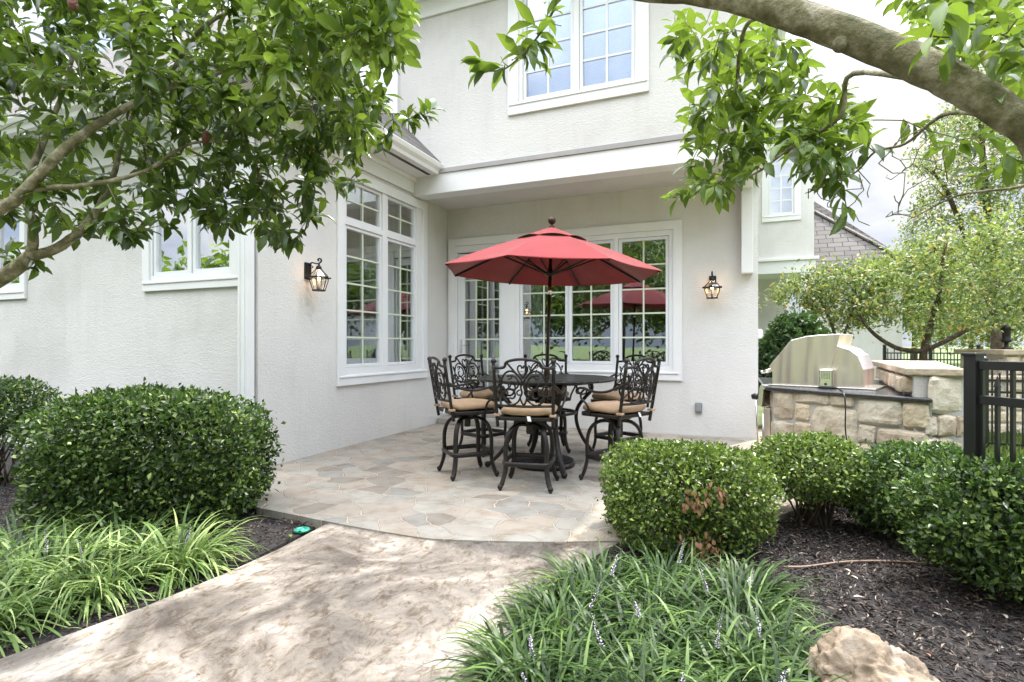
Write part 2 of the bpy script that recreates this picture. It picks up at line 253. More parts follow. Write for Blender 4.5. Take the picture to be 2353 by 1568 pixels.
# ---------------------------------------------------------------- object helpers
def tag(o, label=None, cat=None, group=None, kind=None):
    if label: o['label'] = label
    if cat: o['category'] = cat
    if group: o['group'] = group
    if kind: o['kind'] = kind
    return o
def empty(name, loc=(0, 0, 0), rz=0.):
    o = bpy.data.objects.new(name, None); COL.objects.link(o); o.location = loc; o.rotation_euler = (0, 0, rz); o.empty_display_size = .1
    return o
def copytree(o, parent=None):
    c = o.copy(); COL.objects.link(c)
    for k in ('label', 'category', 'group', 'kind'):
        if parent is None and k in c.keys(): del c[k]
    if parent: c.parent = parent
    for ch in [x for x in bpy.data.objects if x.parent == o]: copytree(ch, c)
    return c
class MB:
    def __init__(s, T=None): s.v = []; s.f = []; s.T = T; s.sm = []; s.uv = {}; s.tone = []; s.ct = .5
    def add(s, vs, fs, smooth=False):
        o = len(s.v)
        for p in vs: s.v.append(tuple(s.T(*p)) if s.T else tuple(p)); s.tone.append(s.ct)
        for f in fs: s.f.append(tuple(i+o for i in f)); s.sm.append(smooth)
    def box(s, x0, x1, y0, y1, z0, z1):
        s.add([(x0, y0, z0), (x1, y0, z0), (x1, y1, z0), (x0, y1, z0), (x0, y0, z1), (x1, y0, z1), (x1, y1, z1), (x0, y1, z1)],
              [(0, 3, 2, 1), (4, 5, 6, 7), (0, 1, 5, 4), (1, 2, 6, 5), (2, 3, 7, 6), (3, 0, 4, 7)])
    def bar(s, a, b, w, h, up=(0, 0, 1)):
        a, b = Vector(a), Vector(b); t = (b-a).normalized(); u = Vector(up); sd = t.cross(u)
        if sd.length < 1e-4: sd = t.cross(Vector((1, 0, 0)))
        sd.normalize(); u = sd.cross(t); sd *= w/2; u *= h/2
        s.add([a-sd-u, a+sd-u, a+sd+u, a-sd+u, b-sd-u, b+sd-u, b+sd+u, b-sd+u], [(0, 1, 2, 3), (7, 6, 5, 4), (0, 4, 5, 1), (1, 5, 6, 2), (2, 6, 7, 3), (3, 7, 4, 0)])
    def tube(s, pts, r, n=8, closed=False, cap=True, flat=None):
        pts = [Vector(p) for p in pts]; m = len(pts)
        rs = r if isinstance(r, (list, tuple)) else [r]*m
        tans = []
        for i in range(m):
            a = pts[(i-1) % m] if closed or i > 0 else pts[i]; b = pts[(i+1) % m] if closed or i < m-1 else pts[i]
            t = b-a; tans.append(t.normalized() if t.length > 1e-9 else Vector((0, 0, 1)))
        u = tans[0].orthogonal().normalized(); vs = []
        if flat is not None: u = (flat-tans[0]*flat.dot(tans[0])).normalized()
        for i in range(m):
            t = tans[i]; u = u-t*u.dot(t); u = u.normalized() if u.length > 1e-6 else t.orthogonal().normalized()
            w = t.cross(u)
            for k in range(n):
                a = 2*math.pi*k/n; q = pts[i]+(u*math.cos(a)*(1 if flat is None else 1.5)+w*math.sin(a))*rs[i]; vs.append(q)
        fs = []
        for i in range(m if closed else m-1):
            j = (i+1) % m
            for k in range(n): fs.append((i*n+k, i*n+(k+1) % n, j*n+(k+1) % n, j*n+k))
        if not closed and cap: fs.append(tuple(range(n-1, -1, -1))); fs.append(tuple((m-1)*n+k for k in range(n)))
        s.add(vs, fs, True)
    def lathe(s, prof, c=(0, 0, 0), n=20, smooth=True):
        vs = []; fs = []; c = Vector(c)
        for (r, z) in prof:
            for k in range(n):
                a = 2*math.pi*k/n; vs.append(c+Vector((r*math.cos(a), r*math.sin(a), z)))
        for i in range(len(prof)-1):
            for k in range(n): fs.append((i*n+k, i*n+(k+1) % n, (i+1)*n+(k+1) % n, (i+1)*n+k))
        fs.append(tuple(range(n-1, -1, -1))); fs.append(tuple((len(prof)-1)*n+k for k in range(n)))
        s.add(vs, fs, smooth)
    def ball(s, c, r, n=10, sz=1.): s.lathe([(max(.0005, r*math.sin(math.pi*i/7)), -r*sz*math.cos(math.pi*i/7)) for i in range(8)], c, n)
    def panel(s, x0, x1, z0, z1, y0, y1, holes=()):
        """slab in the local x-z plane between y0 (outside) and y1, with rectangular holes"""
        xs = sorted({x0, x1, *[min(max(h[i], x0), x1) for h in holes for i in (0, 1)]}); zs = sorted({z0, z1, *[min(max(h[i], z0), z1) for h in holes for i in (2, 3)]})
        nx, nz = len(xs), len(zs)
        def solid(i, j):
            if i < 0 or j < 0 or i >= nx-1 or j >= nz-1: return False
            cx, cz = (xs[i]+xs[i+1])/2, (zs[j]+zs[j+1])/2
            return not any(h[0] < cx < h[1] and h[2] < cz < h[3] for h in holes)
        vs = [(x, y, z) for y in (y0, y1) for z in zs for x in xs]; K = nx*nz; fs = []
        I = lambda i, j, k: k*K+j*nx+i
        for i in range(nx-1):
            for j in range(nz-1):
                if not solid(i, j): continue
                fs.append((I(i, j, 0), I(i+1, j, 0), I(i+1, j+1, 0), I(i, j+1, 0))); fs.append((I(i, j, 1), I(i, j+1, 1), I(i+1, j+1, 1), I(i+1, j, 1)))
                if not solid(i-1, j): fs.append((I(i, j, 0), I(i, j+1, 0), I(i, j+1, 1), I(i, j, 1)))
                if not solid(i+1, j): fs.append((I(i+1, j, 0), I(i+1, j, 1), I(i+1, j+1, 1), I(i+1, j+1, 0)))
                if not solid(i, j-1): fs.append((I(i, j, 0), I(i, j, 1), I(i+1, j, 1), I(i+1, j, 0)))
                if not solid(i, j+1): fs.append((I(i, j+1, 0), I(i+1, j+1, 0), I(i+1, j+1, 1), I(i, j+1, 1)))
        s.add(vs, fs)
    def prism(s, poly, z0, z1):
        n = len(poly); s.add([(p[0], p[1], z0) for p in poly]+[(p[0], p[1], z1) for p in poly], [tuple(range(n-1, -1, -1)), tuple(range(n, 2*n))]+[(i, (i+1) % n, n+(i+1) % n, n+i) for i in range(n)])
    def build(s, name, mat, parent=None, bevel=0., tone=False, uvf=None, seg=2):
        me = bpy.data.meshes.new(name); me.from_pydata([tuple(p) for p in s.v], [], s.f); me.update()
        me.polygons.foreach_set('use_smooth', s.sm)
        if tone: a = me.attributes.new('tone', 'FLOAT', 'POINT'); a.data.foreach_set('value', s.tone)
        if uvf:
            uv = me.uv_layers.new(name='UVMap')
            for l in me.loops: uv.data[l.index].uv = uvf(me.vertices[l.vertex_index].co)
        me.materials.append(mat)
        o = bpy.data.objects.new(name, me); COL.objects.link(o)
        if parent: o.parent = parent
        if bevel > 0:
            b = o.modifiers.new('bevel', 'BEVEL'); b.width = bevel; b.segments = seg; b.limit_method = 'ANGLE'; b.angle_limit = R(35)
        return o
def catmull(pts, k=5, closed=False):
    pts = [Vector(p) for p in pts]; out = []; m = len(pts)
    for i in range(m if closed else m-1):
        if closed: p0, p1, p2, p3 = pts[(i-1) % m], pts[i], pts[(i+1) % m], pts[(i+2) % m]
        else: p0, p1, p2, p3 = pts[max(i-1, 0)], pts[i], pts[i+1], pts[min(i+2, m-1)]
        for j in range(k):
            t = j/k; out.append(.5*((2*p1)+(p2-p0)*t+(2*p0-5*p1+4*p2-p3)*t*t+(3*p1-p0-3*p2+p3)*t*t*t))
    if not closed: out.append(pts[-1])
    return out
# ---- foliage: numpy leaves
T_BIG = (np.array([(0, 0, 0), (.22, -.30, .05), (.22, 0, 0), (.22, .30, .05), (.52, -.5, .06), (.52, 0, -.03), (.52, .5, .06), (.80, -.30, -.03), (.80, 0, -.09), (.80, .30, -.03), (1, 0, -.20)]),
         [(0, 2, 1), (0, 3, 2), (1, 2, 5, 4), (2, 3, 6, 5), (4, 5, 8, 7), (5, 6, 9, 8), (7, 8, 10), (8, 9, 10)])
T_SM = (np.array([(0, 0, 0), (.5, -.5, .10), (1, 0, -.04), (.5, .5, .10)]), [(0, 2, 1), (0, 3, 2)])
T_MED = (np.array([(0, 0, 0), (.35, -.5, .08), (.75, -.38, .03), (1, 0, -.1), (.75, .38, .03), (.35, .5, .08), (.5, 0, -.02)]), [(0, 6, 1), (1, 6, 2), (2, 6, 3), (3, 6, 4), (4, 6, 5), (5, 6, 0)])
def unit(a): return a/np.maximum(np.linalg.norm(a, axis=-1, keepdims=True), 1e-9)
def leaves(name, P, D, Nn, L, Wd, mat, parent=None, templ=T_BIG, tone=None, smooth=True):
    P = np.asarray(P, float); n = len(P); D = unit(np.asarray(D, float)); S = unit(np.cross(D, Nn)); Nn = np.cross(S, D)
    tv, tf = templ; a, b, c = tv[:, 0], tv[:, 1], tv[:, 2]; k = len(tv)
    V = P[:, None, :]+L[:, None, None]*a[None, :, None]*D[:, None, :]+Wd[:, None, None]*b[None, :, None]*S[:, None, :]+L[:, None, None]*c[None, :, None]*Nn[:, None, :]
    V = V.reshape(-1, 3)
    tf4 = [f for f in tf if len(f) == 4]; tf3 = [f for f in tf if len(f) == 3]
    off = (np.arange(n)*k)[:, None, None]; loops = []; starts = []; tot = 0
    for grp, m in ((tf3, 3), (tf4, 4)):
        if grp:
            arr = (np.array(grp)[None]+off).reshape(-1); loops.append(arr); cnt = len(arr)//m; starts.append(tot+np.arange(cnt)*m); tot += len(arr)
    loops = np.concatenate(loops); starts = np.concatenate(starts)
    me = bpy.data.meshes.new(name); me.vertices.add(len(V)); me.vertices.foreach_set('co', V.ravel()); me.loops.add(len(loops)); me.loops.foreach_set('vertex_index', loops.astype(np.int32))
    me.polygons.add(len(starts)); me.polygons.foreach_set('loop_start', starts.astype(np.int32)); me.update(calc_edges=True)
    if smooth: me.polygons.foreach_set('use_smooth', np.ones(len(starts), bool))
    if tone is None: tone = rng.random(n)
    at = me.attributes.new('tone', 'FLOAT', 'POINT'); at.data.foreach_set('value', np.repeat(tone, k).astype(np.float32))
    me.materials.append(mat); o = bpy.data.objects.new(name, me); COL.objects.link(o)
    if parent: o.parent = parent
    return o
def inpoly(x, y, poly):
    c = False; j = len(poly)-1
    for i in range(len(poly)):
        xi, yi = poly[i]; xj, yj = poly[j]
        if (yi > y) != (yj > y) and x < (xj-xi)*(y-yi)/(yj-yi)+xi: c = not c
        j = i
    return c
def sample_poly(poly, n, d0, d1):
    xs = [p[0] for p in poly]; ys = [p[1] for p in poly]; out = []
    while len(out) < n:
        x, y = rnd.uniform(min(xs), max(xs)), rnd.uniform(min(ys), max(ys))
        if inpoly(x, y, poly): out.append(PD(x, y, rnd.uniform(d0, d1)))
    return out
class Tree:
    """limbs are given; every leaf cluster is joined to the nearest wood by a bending twig"""
    def __init__(s): s.p = []; s.par = []; s.base = []; s.chains = []
    def limb(s, pts, radii, parent=-1, k=6):
        c = catmull(pts, k); m = len(pts); last = parent; ch = []
        for i, q in enumerate(c):
            f = i/(len(c)-1)*(m-1); a = min(int(f), m-2); r = radii[a]+(radii[a+1]-radii[a])*(f-a)
            jit = Vector((rnd.uniform(-1, 1), rnd.uniform(-1, 1), rnd.uniform(-1, 1)))*r*(.15 if r < .03 else .04)
            s.p.append(q+jit); s.par.append(last); s.base.append(r); last = len(s.p)-1; ch.append(last)
        s.chains.append(ch); return ch
    def grow(s, targets, wiggle=.06, sag=0., step=.12):
        ends = []; base0 = np.array([tuple(q) for q in s.p]); T = list(targets)
        T.sort(key=lambda q: np.min(np.sum((base0-np.array(tuple(q)))**2, axis=1)))
        arr = np.zeros((len(s.p)+len(T)*40, 3)); arr[:len(s.p)] = base0
        for q in T:
            n = len(s.p); qa = np.array(tuple(q)); i = int(np.argmin(np.sum((arr[:n]-qa)**2, axis=1)))
            a = s.p[i]; dist = (q-a).length
            if dist < .02: continue
            k = max(2, min(30, int(dist/step)+1)); ch = [i]; side = Vector((rnd.uniform(-1, 1), rnd.uniform(-1, 1), rnd.uniform(-1, 1)))*wiggle*dist
            last = i
            for j in range(1, k+1):
                t = j/k; pt = a.lerp(q, t)+side*math.sin(math.pi*t)+Vector((0, 0, 1))*sag*dist*math.sin(math.pi*t)
                if j < k: pt += Vector((rnd.uniform(-1, 1), rnd.uniform(-1, 1), rnd.uniform(-1, 1)))*step*.13
                arr[len(s.p)] = tuple(pt); s.p.append(pt); s.par.append(last); s.base.append(0); last = len(s.p)-1; ch.append(last)
            s.chains.append(ch); ends.append((s.p[last], (s.p[last]-s.p[s.par[last]]).normalized()))
        return ends
    def mesh(s, name, mat, parent, rt=.0025, pw=.48, sides=6):
        cnt = [0]*len(s.p)
        for i in range(len(s.p)-1, -1, -1):
            cnt[i] = max(cnt[i], 1)
            if s.par[i] >= 0: cnt[s.par[i]] += cnt[i] if len([1]) else 0
        # leaves of the skeleton only count once per chain
        rad = [max(b, rt*(max(1, c/6.))**pw) if b == 0 else b for b, c in zip(s.base, cnt)]
        mb = MB()
        for ch in s.chains:
            rr = [rad[i] for i in ch]
            if s.base[ch[0]] > 0 and s.base[ch[-1]] == 0: rr[0] = min(rr[0], rr[1]*1.3)
            mb.tube([s.p[i] for i in ch], rr, (12 if rr[0] > .02 else sides))
        return mb.build(name, mat, parent)
def clusters(ends, nl, L0, spread=1., droop=.25, back=.10):
    P = []; D = []; NN = []; LL = []
    for (q, t) in ends:
        k = rnd.randint(max(2, nl-2), nl+2); u = t.orthogonal().normalized(); w = t.cross(u); ph = rnd.uniform(0, 6.3)
        for j in range(k):
            a = ph+j*2.4; f = j/k; rad = (u*math.cos(a)+w*math.sin(a))
            d = (t*(.35+.6*(1-f)*rnd.uniform(.5, 1.3))+rad*spread*rnd.uniform(.7, 1.1)+Vector((0, 0, -droop))).normalized()
            P.append(tuple(q-t*back*f+Vector((rnd.uniform(-1, 1), rnd.uniform(-1, 1), rnd.uniform(-1, 1)))*.01)); D.append(tuple(d))
            nn = Vector((rnd.uniform(-.6, .6), rnd.uniform(-.6, .6), 1))+t*.5; NN.append(tuple(nn)); LL.append(L0*rnd.uniform(.65, 1.2))
    return np.array(P), np.array(D), np.array(NN), np.array(LL)

exec_order = []
# ================================================================ GROUND
def sheet(name, poly, z0, z1, mat, kind='structure'):
    mb = MB(); mb.prism([(p[0], p[1]) for p in poly], z0, z1); o = mb.build(name, mat); o['kind'] = kind; return o
mb = MB(); n = 24; S = 900.
mb.add([(S*math.cos(a*2*math.pi/n), S*math.sin(a*2*math.pi/n), -.13) for a in range(n)], [tuple(range(n))]); lawn = mb.build('ground', M_GRASS); lawn['kind'] = 'structure'
front = [G(590, 1166), G(680, 1184), G(760, 1200), G(960, 1234), G(1060, 1241), G(1150, 1243.5), G(1270, 1245), G(1385, 1243)]
patio = [*[(p.x, p.y) for p in catmull(front, 4)], tuple(CP(1.2, 3.75))[:2], tuple(CP(2.0, 4.2))[:2], (.75, 5.5), (2.6, 6.0), (2.6, 9.6), (-4.9, 9.6), (-4.9, 4.3), tuple(G(560, 1110))[:2]]
sheet('patio', patio, -.12, 0, M_FLAG)
pl = [G(745, 1203), G(640, 1258), G(520, 1312), G(330, 1390), G(150, 1455), G(0, 1508)]
left_edge = [*[(p.x, p.y) for p in pl], tuple(CP(-2.6, 1.6))[:2], tuple(CP(-3.6, 0))[:2], tuple(CP(-5.5, -2.5))[:2], tuple(CP(-9, -6))[:2]]
right_edge = [tuple(CP(*c))[:2] for c in [(-6, -7), (-3.5, -4), (-2., -1.5), (-1.1, 0), (-.55, 1.2), (-.2, 2.0), (.02, 2.6), (.2, 3.0), (.42, 3.35), (.62, 3.6), (.75, 3.75)]]
patio_front_back = [tuple(p+Vector((0, .08, 0)))[:2] for p in [G(1385, 1243), G(1150, 1243), G(960, 1234), G(760, 1200)]]
sheet('path', left_edge+right_edge+patio_front_back, -.115, -.012, M_PATH)
mulchL = [(-4.83, 4.40), (-4.9, 4.38), (-14, 4.38), (-14, -3), tuple(CP(-5.0, -1.0))[:2], tuple(CP(-2.6, 1.2))[:2], tuple(CP(-2.1, 2.35))[:2], tuple(G(760, 1190, -.05))[:2], tuple(G(640, 1060))[:2]]
sheet('mulch_bed_left', mulchL, -.125, -.062, M_MULCH)
mulchR = [tuple(CP(*c))[:2] for c in [(.3, 3.7), (-.1, 2.6), (-.3, 1.8), (-.9, .3), (.5, -1.2), (4.2, -1.0), (4.0, 2.5), (3.3, 4.6), (3.1, 5.4), (1.2, 5.2)]]
sheet('mulch_bed_right', mulchR, -.120, -.055, M_MULCH)
# mulch chips
P = []
def chips(poly, n, dmin, dmax):
    xs = [p[0] for p in poly]; ys = [p[1] for p in poly]; out = []
    while len(out) < n:
        lat, d = rnd.uniform(-5, 4), dmin+(dmax-dmin)*rnd.random()**.8; q = CP(lat, d)
        if abs(lat) < d*1.05+.1 and inpoly(q.x, q.y, poly): out.append((q.x, q.y))
    return out
pp = chips(mulchL, 12000, 2.0, 6.0)+chips(mulchR, 34000, 1.7, 5.2)
def offpatch(q): return not inpoly(q[0], q[1], patio) and not inpoly(q[0], q[1], left_edge+right_edge+patio_front_back)
pp = [q for q in pp if offpatch(q)]
nC = len(pp); P = np.array([(x, y, -.050+abs(rnd.gauss(0, .009))) for x, y in pp]); a = rng.random(nC)*6.283
D = np.stack([np.cos(a), np.sin(a), rng.normal(0, .35, nC)], 1); Nn = np.stack([rng.normal(0, .7, nC), rng.normal(0, .7, nC), np.ones(nC)], 1)
tag(leaves('mulch', P, D, Nn, rng.uniform(.012, .060, nC), rng.uniform(.004, .013, nC), M_CHIP, templ=T_SM, smooth=False), 'dark shredded bark mulch covering the planting beds', 'mulch', kind='stuff')

# ================================================================ HOUSE
XA, YB, YC, YU, XR = -4.82, 8.58, 4.39, 7.47, .30
house = tag(empty('house', (0, 0, 0)), 'off white stucco two storey house with white trimmed windows behind the patio', 'house')
TB = lambda Yw: (lambda x, y, z: (x, Yw+y, z))
TA = lambda Xw: (lambda x, y, z: (Xw-y, x, z))
def bx(x, y=795): return onY(x, y, YB)[0]
def bz(x, y): return onY(x, y, YB)[1]
def ax(x): return onX(x, 795, XA)[0]
def az(x, y): return onX(x, y, XA)[1]
def window(T, x0, x1, z0, z1, cw, sashes, glass, name='window', lab=None, casing=True, munt=M_MUNT, proud=.035, sub='sash', sw=.045, cb=None, blind=False, mw=.022):
    cb = cw if cb is None else cb
    mb = MB(T); ix0, ix1, iz0, iz1 = x0+cw, x1-cw, z0+cb, z1-cw
    mb.panel(x0, x1, z0, z1, -proud, .0, [(ix0, ix1, iz0, iz1)])
    mb.panel(ix0-.001, ix1+.001, iz0-.001, iz1+.001, -.012, .10, [(s_[0]-sw, s_[1]+sw, s_[2]-sw, s_[3]+sw) for s_ in sashes])
    mb.box(x0+.02, x1-.02, -proud-.012, -proud+.004, z0+cb-.035, z0+cb-.012)
    w = mb.build(name, M_TRIM, house, bevel=.004)
    if lab: w['label'] = lab
    for (a, b, c, d, nc, nr) in sashes:
        m1 = MB(T); m1.panel(a-sw+.004, b+sw-.004, c-sw+.004, d+sw-.004, .006, .06, [(a, b, c, d)]); m1.build(sub, M_SASH, w, bevel=.003)
        m2 = MB(T); m2.box(a, b, .040, .046, c, d); m2.build('pane', glass, w)
        m3 = MB(T)
        for i in range(1, nc): x = a+(b-a)*i/nc; m3.box(x-mw/2, x+mw/2, .024, .038, c, d)
        for j in range(1, nr): z = c+(d-c)*j/nr; m3.box(a, b, .0255, .0365, z-mw/2, z+mw/2)
        if nc > 1: m3.build('grille', munt, w)
        if blind:
            m4 = MB(T); z = c
            while z < d: m4.add([(a, .10, z), (b, .10, z), (b, .106, z+.0275), (a, .106, z+.0275)], [(0, 1, 2, 3)]); z += .026
            m4.build('blind', M_BLIND, w)
    return w
# --- wall B (recessed back wall)
wx0, wx1 = XA+.04, bx(1567); wz1 = bz(1567, 506); wz0 = bz(1567, 875)
door_x = (bx(1046), bx(1150)); dz0 = .16; dz1 = bz(1047, 585)
cw = .13
gt = bz(1529, 549); gb = bz(1527, 832)
ws = [(bx(1200), bx(1298)), (bx(1310+3), bx(1402)), (bx(1428), bx(1529))]
dx0, dx1 = bx(1040), bx(1190)
mb = MB(TB(YB)); mb.panel(XA-.2, XR, -.12, 3.95, 0, .22, [(wx0+.06, bx(1193), dz0, wz1-.06), (bx(1193), wx1-.06, wz0+.06, wz1-.06)])
# side return of the main block and upper storey walls belong to the same stucco skin
mb2 = MB(lambda x, y, z: (XR-.22+y, x, z)); mb2.panel(YB+.22, 16., -.12, 7.0, 0, .2199, [])
wall_back = mb.build('wall', M_STUCCO, house); mb2.build('wall', M_STUCCO, house)
# door unit: blank side panel, door leaf
mb = MB(TB(YB)); x0, x1 = wx0, bx(1193)-.001
mb.panel(x0, x1, dz0-.02, wz1, -.035, .0, [(x0+cw, x1, dz0+.0, wz1-cw)])
mb.box(bx(1150), bx(1194)-.003, -.02, .12, dz0, wz1-cw-.002)
mb.box(bx(1158), bx(1186), -.028, -.016, dz0+.3, wz1-cw-.15)
mb.box(x0+cw, bx(1150)-.002, -.015, .12, dz1+.02, wz1-cw-.002)
mb.box(x0+cw-.02, x0+cw+.03, -.012, .12, dz0, dz1+.018)
surround = mb.build('door_frame', M_TRIM, house, bevel=.004)
lx0, lx1 = x0+cw+.034, bx(1150)-.006; g0, g1 = bx(1066), bx(1145)
mb = MB(TB(YB)); mb.panel(lx0, lx1, dz0+.02, dz1, .02, .065, [(g0, g1, .42, dz1-.13)]); leaf = mb.build('door', M_SASH, house, bevel=.004)
mb = MB(TB(YB)); mb.box(g0, g1, .045, .051, .42, dz1-.13); mb.build('pane', M_GLASS, leaf)
mb = MB(TB(YB))
for i in (1, 2): x = g0+(g1-g0)*i/3; mb.box(x-.012, x+.012, .028, .042, .42, dz1-.13)
for j in range(1, 7): z = .42+(dz1-.55)*j/7; mb.box(g0, g1, .0295, .0405, z-.012, z+.012)
mb.build('grille', M_MUNT, leaf)
hx = (lx0+g0)/2; mb = MB(TB(YB)); mb.box(hx-.02, hx+.02, .005, .018, 1.22, 1.46); mb.tube([(hx, .012, 1.36), (hx, -.04, 1.36), (hx+.11, -.045, 1.36)], .009, 8); mb.build('handle', M_STEELB, leaf, bevel=.003)
mb = MB(TB(YB)); mb.box(x0-.001, bx(1200), -.42, .0, 0.0, .10); mb.box(x0+.04, bx(1193), -.06, .05, .10, dz0); st = mb.build('step', simple('door_step_stone', (.33, .31, .27), .8, bump=.5, bs=30), house, bevel=.012)
# three casement windows right of the door
inner = (bx(1193), wx1)
mb = MB(TB(YB))
mb.panel(inner[0]+.0, inner[1], wz0, wz1, -.035, .0, [(inner[0]-.0, inner[1]-cw, wz0+cw, wz1-cw)])
sw = .05
mb.panel(inner[0]+.002, inner[1]-cw+.001, wz0+cw-.001, wz1-cw+.001, -.012, .10, [(a-sw, b+sw, gb-sw, gt+sw) for a, b in ws])
mb.box(inner[0]+.01, inner[1]-.05, -.05, -.034, wz0+cw-.03, wz0+cw-.01)
wb = mb.build('window', M_TRIM, house, bevel=.004); wb['label'] = 'triple white casement window unit beside the patio door'
for a, b in ws:
    m1 = MB(TB(YB)); m1.panel(a-sw+.004, b+sw-.004, gb-sw+.004, gt+sw-.004, .004, .06, [(a, b, gb, gt)]); m1.build('sash', M_SASH, wb, bevel=.003)
    m2 = MB(TB(YB)); m2.box(a, b, .040, .046, gb, gt); m2.build('pane', M_GLASS, wb)
    m3 = MB(TB(YB)); m3.box((a+b)/2-.012, (a+b)/2+.012, .024, .038, gb, gt)
    for j in range(1, 5): z = gb+(gt-gb)*j/5; m3.box(a, b, .0255, .0365, z-.012, z+.012)
    m3.build('grille', M_MUNT, wb)
# --- wall A (side wall with tall window and near lantern)
ta0, ta1, tz0, tz1 = ax(772), ax(978), .82, 3.74
mb = MB(TA(XA)); mb.panel(YC, YB-.001, -.12, 4.3, 0, .2, [(ta0+.06, ta1-.06, tz0+.06, tz1-.06)]); mb.build('wall', M_STUCCO, house)
la, lb, ra, rb = ax(797), ax(873), ax(892), ax(952)
window(TA(XA), ta0, ta1, tz0, tz1, .14, [(la, lb, 1.10, 2.93, 2, 5), (ra, rb, 1.10, 2.93, 2, 5), (la, lb, 3.09, 3.56, 2, 2), (ra, rb, 3.09, 3.56, 2, 2)], M_GLASS, lab='tall white window with two transoms on the side wall', sw=.045)
# --- wall C (left wing front)
cx0, cx1 = onY(332, 795, YC)[0], onY(555, 795, YC)[0]
c2 = onY(62, 795, YC)[0]
mb = MB(TB(YC)); mb.panel(-14, XA-.2, -.12, 4.3, 0, .2, [(cx0+.06, cx1-.06, 2.07, 3.46), (c2-1.55, c2-.06, 2.07, 3.46)]); mb.build('wall', M_STUCCO, house)
def cwin(x0, x1):
    m = (x0+x1)/2; window(TB(YC), x0, x1, 2.01, 3.52, .12, [(x0+.20, m-.07, 2.24, 3.32, 1, 1), (m+.07, x1-.20, 2.24, 3.32, 1, 1)], M_GLASS3, lab='white casement window on the left wing', sw=.05)
cwin(cx0, cx1); cwin(c2-1.61, c2)
# downspout at the corner of the wing
mb = MB(); mb.box(XA-.17, XA-.03, YC-.12, YC-.02, -.05, 3.9); mb.box(XA-.145, XA-.13, YC-.128, YC-.12, -.05, 3.9); mb.box(XA-.075, XA-.06, YC-.128, YC-.12, -.05, 3.9); mb.build('downspout', M_TRIM, house, bevel=.008)
# wing eaves: frieze, soffit, gutter
OV = .45; mb = MB()
mb.box(XA+.001, XA+.035, YC-.035, YU-.03, 3.80, 4.05); mb.box(-14, XA+.034, YC-.034, YC-.001, 3.64, 4.05)
mb.box(XA+.036, XA+.075, YC-.075, YU-.03, 3.985, 4.05)
mb.build('frieze', M_TRIM, house, bevel=.006)
mb = MB(); mb.add([(XA, YC, 4.052), (XA+OV, YC-OV, 4.052), (XA+OV, YU-.03, 4.052), (XA, YU-.03, 4.052), (-14, YC, 4.052), (-14, YC-OV, 4.052)], [(0, 1, 2, 3), (0, 4, 5, 1)]); mb.build('soffit', M_TRIM, house)
mb = MB()
for k in range(120):
    y = YC-.3+k*.03
    if y < YU-.1: mb.box(XA+OV-.13, XA+OV-.07, y, y+.012, 4.045, 4.050)
mb.build('soffit_vent', M_DARKSLOT, house); mb = MB()
for k in range(260): x = XA+.2-k*.03; mb.box(x, x+.012, YC-OV+.07, YC-OV+.13, 4.045, 4.050)
mb.build('soffit_vent', M_DARKSLOT, house)
gp = [(.0, 4.05), (.035, 4.05), (.05, 4.10), (.095, 4.14), (.115, 4.19), (.115, 4.21), (.10, 4.215), (.10, 4.2), (.02, 4.19), (.0, 4.25)]
def gutter(a, b, nrm, prof, parent, mat=M_TRIM):
    a, b, nrm = Vector(a), Vector(b), Vector(nrm); m = MB(); k = len(prof)
    m.add([a+nrm*u+Vector((0, 0, w)) for u, w in prof]+[b+nrm*u+Vector((0, 0, w)) for u, w in prof], [(i, (i+1) % k, k+(i+1) % k, k+i) for i in range(k)]+[tuple(range(k)), tuple(range(2*k-1, k-1, -1))])
    return m.build('gutter', mat, parent, bevel=.003)
gutter((XA+OV, YC-OV-.1, 0), (XA+OV, YU-.05, 0), (1, 0, 0), gp, house); gutter((-14, YC-OV, 0), (XA+OV+.1, YC-OV, 0), (0, -1, 0), gp, house)
# --- beam and upper storey
bxl, bz0, bz1 = XA+.001, 3.76, 4.07
mb = MB(); mb.box(bxl+.002, XR+.05, YU-.03, YU+.25, bz0, bz1); mb.box(XR-.25, XR+.05, YU+.251, YB+.3, bz0+.002, bz1-.002)
mb.build('beam', M_TRIM, house, bevel=.006)
mb = MB(); mb.box(bxl+.003, XR-.251, YU+.251, YB, 3.80, 3.84); mb.build('porch_ceiling', simple('porch_ceiling_paint', (.66, .63, .60), .8, var=.04, bump=.15, bs=60), house)
mb = MB(); mb.box(bxl+.3, XR+.07, YU-.05, YU-.004, bz1+.002, bz1+.035); mb.box(bxl+.3, XR+.04, YU-.035, YU-.004, bz1+.036, bz1+.075); mb.build('flashing', M_GREY, house)
ux0, ux1 = onY(1168, 268, YU)[0], onY(1491, 210, YU)[0]; uz0 = onY(1168, 268, YU)[1]
ul = (onY(1208, 795, YU)[0], onY(1310, 795, YU)[0]); ur = (onY(1338, 795, YU)[0], onY(1450, 795, YU)[0]); ugb = onY(1338, 199, YU)[1]; ugt = ugb+5*.375
mb = MB(TB(YU)); mb.panel(XA-.25, XR, bz1+.07, 7.0, 0, .2, [(ux0+.06, ux1-.06, uz0+.06, ugt+.2)]); mb.build('wall', M_STUCCO, house)
mb2 = MB(lambda x, y, z: (XR-.2+y, x, z)); mb2.panel(YU+.2, YB+.22, bz1, 7.0, 0, .1999, []); mb2.build('wall', M_STUCCO, house)
mb2 = MB(lambda x, y, z: (XA-.25-.2+y, x, z)); mb2.panel(YU+.2, 16, 3.5, 7.0, 0, .1999, []); mb2.build('wall', M_STUCCO, house)
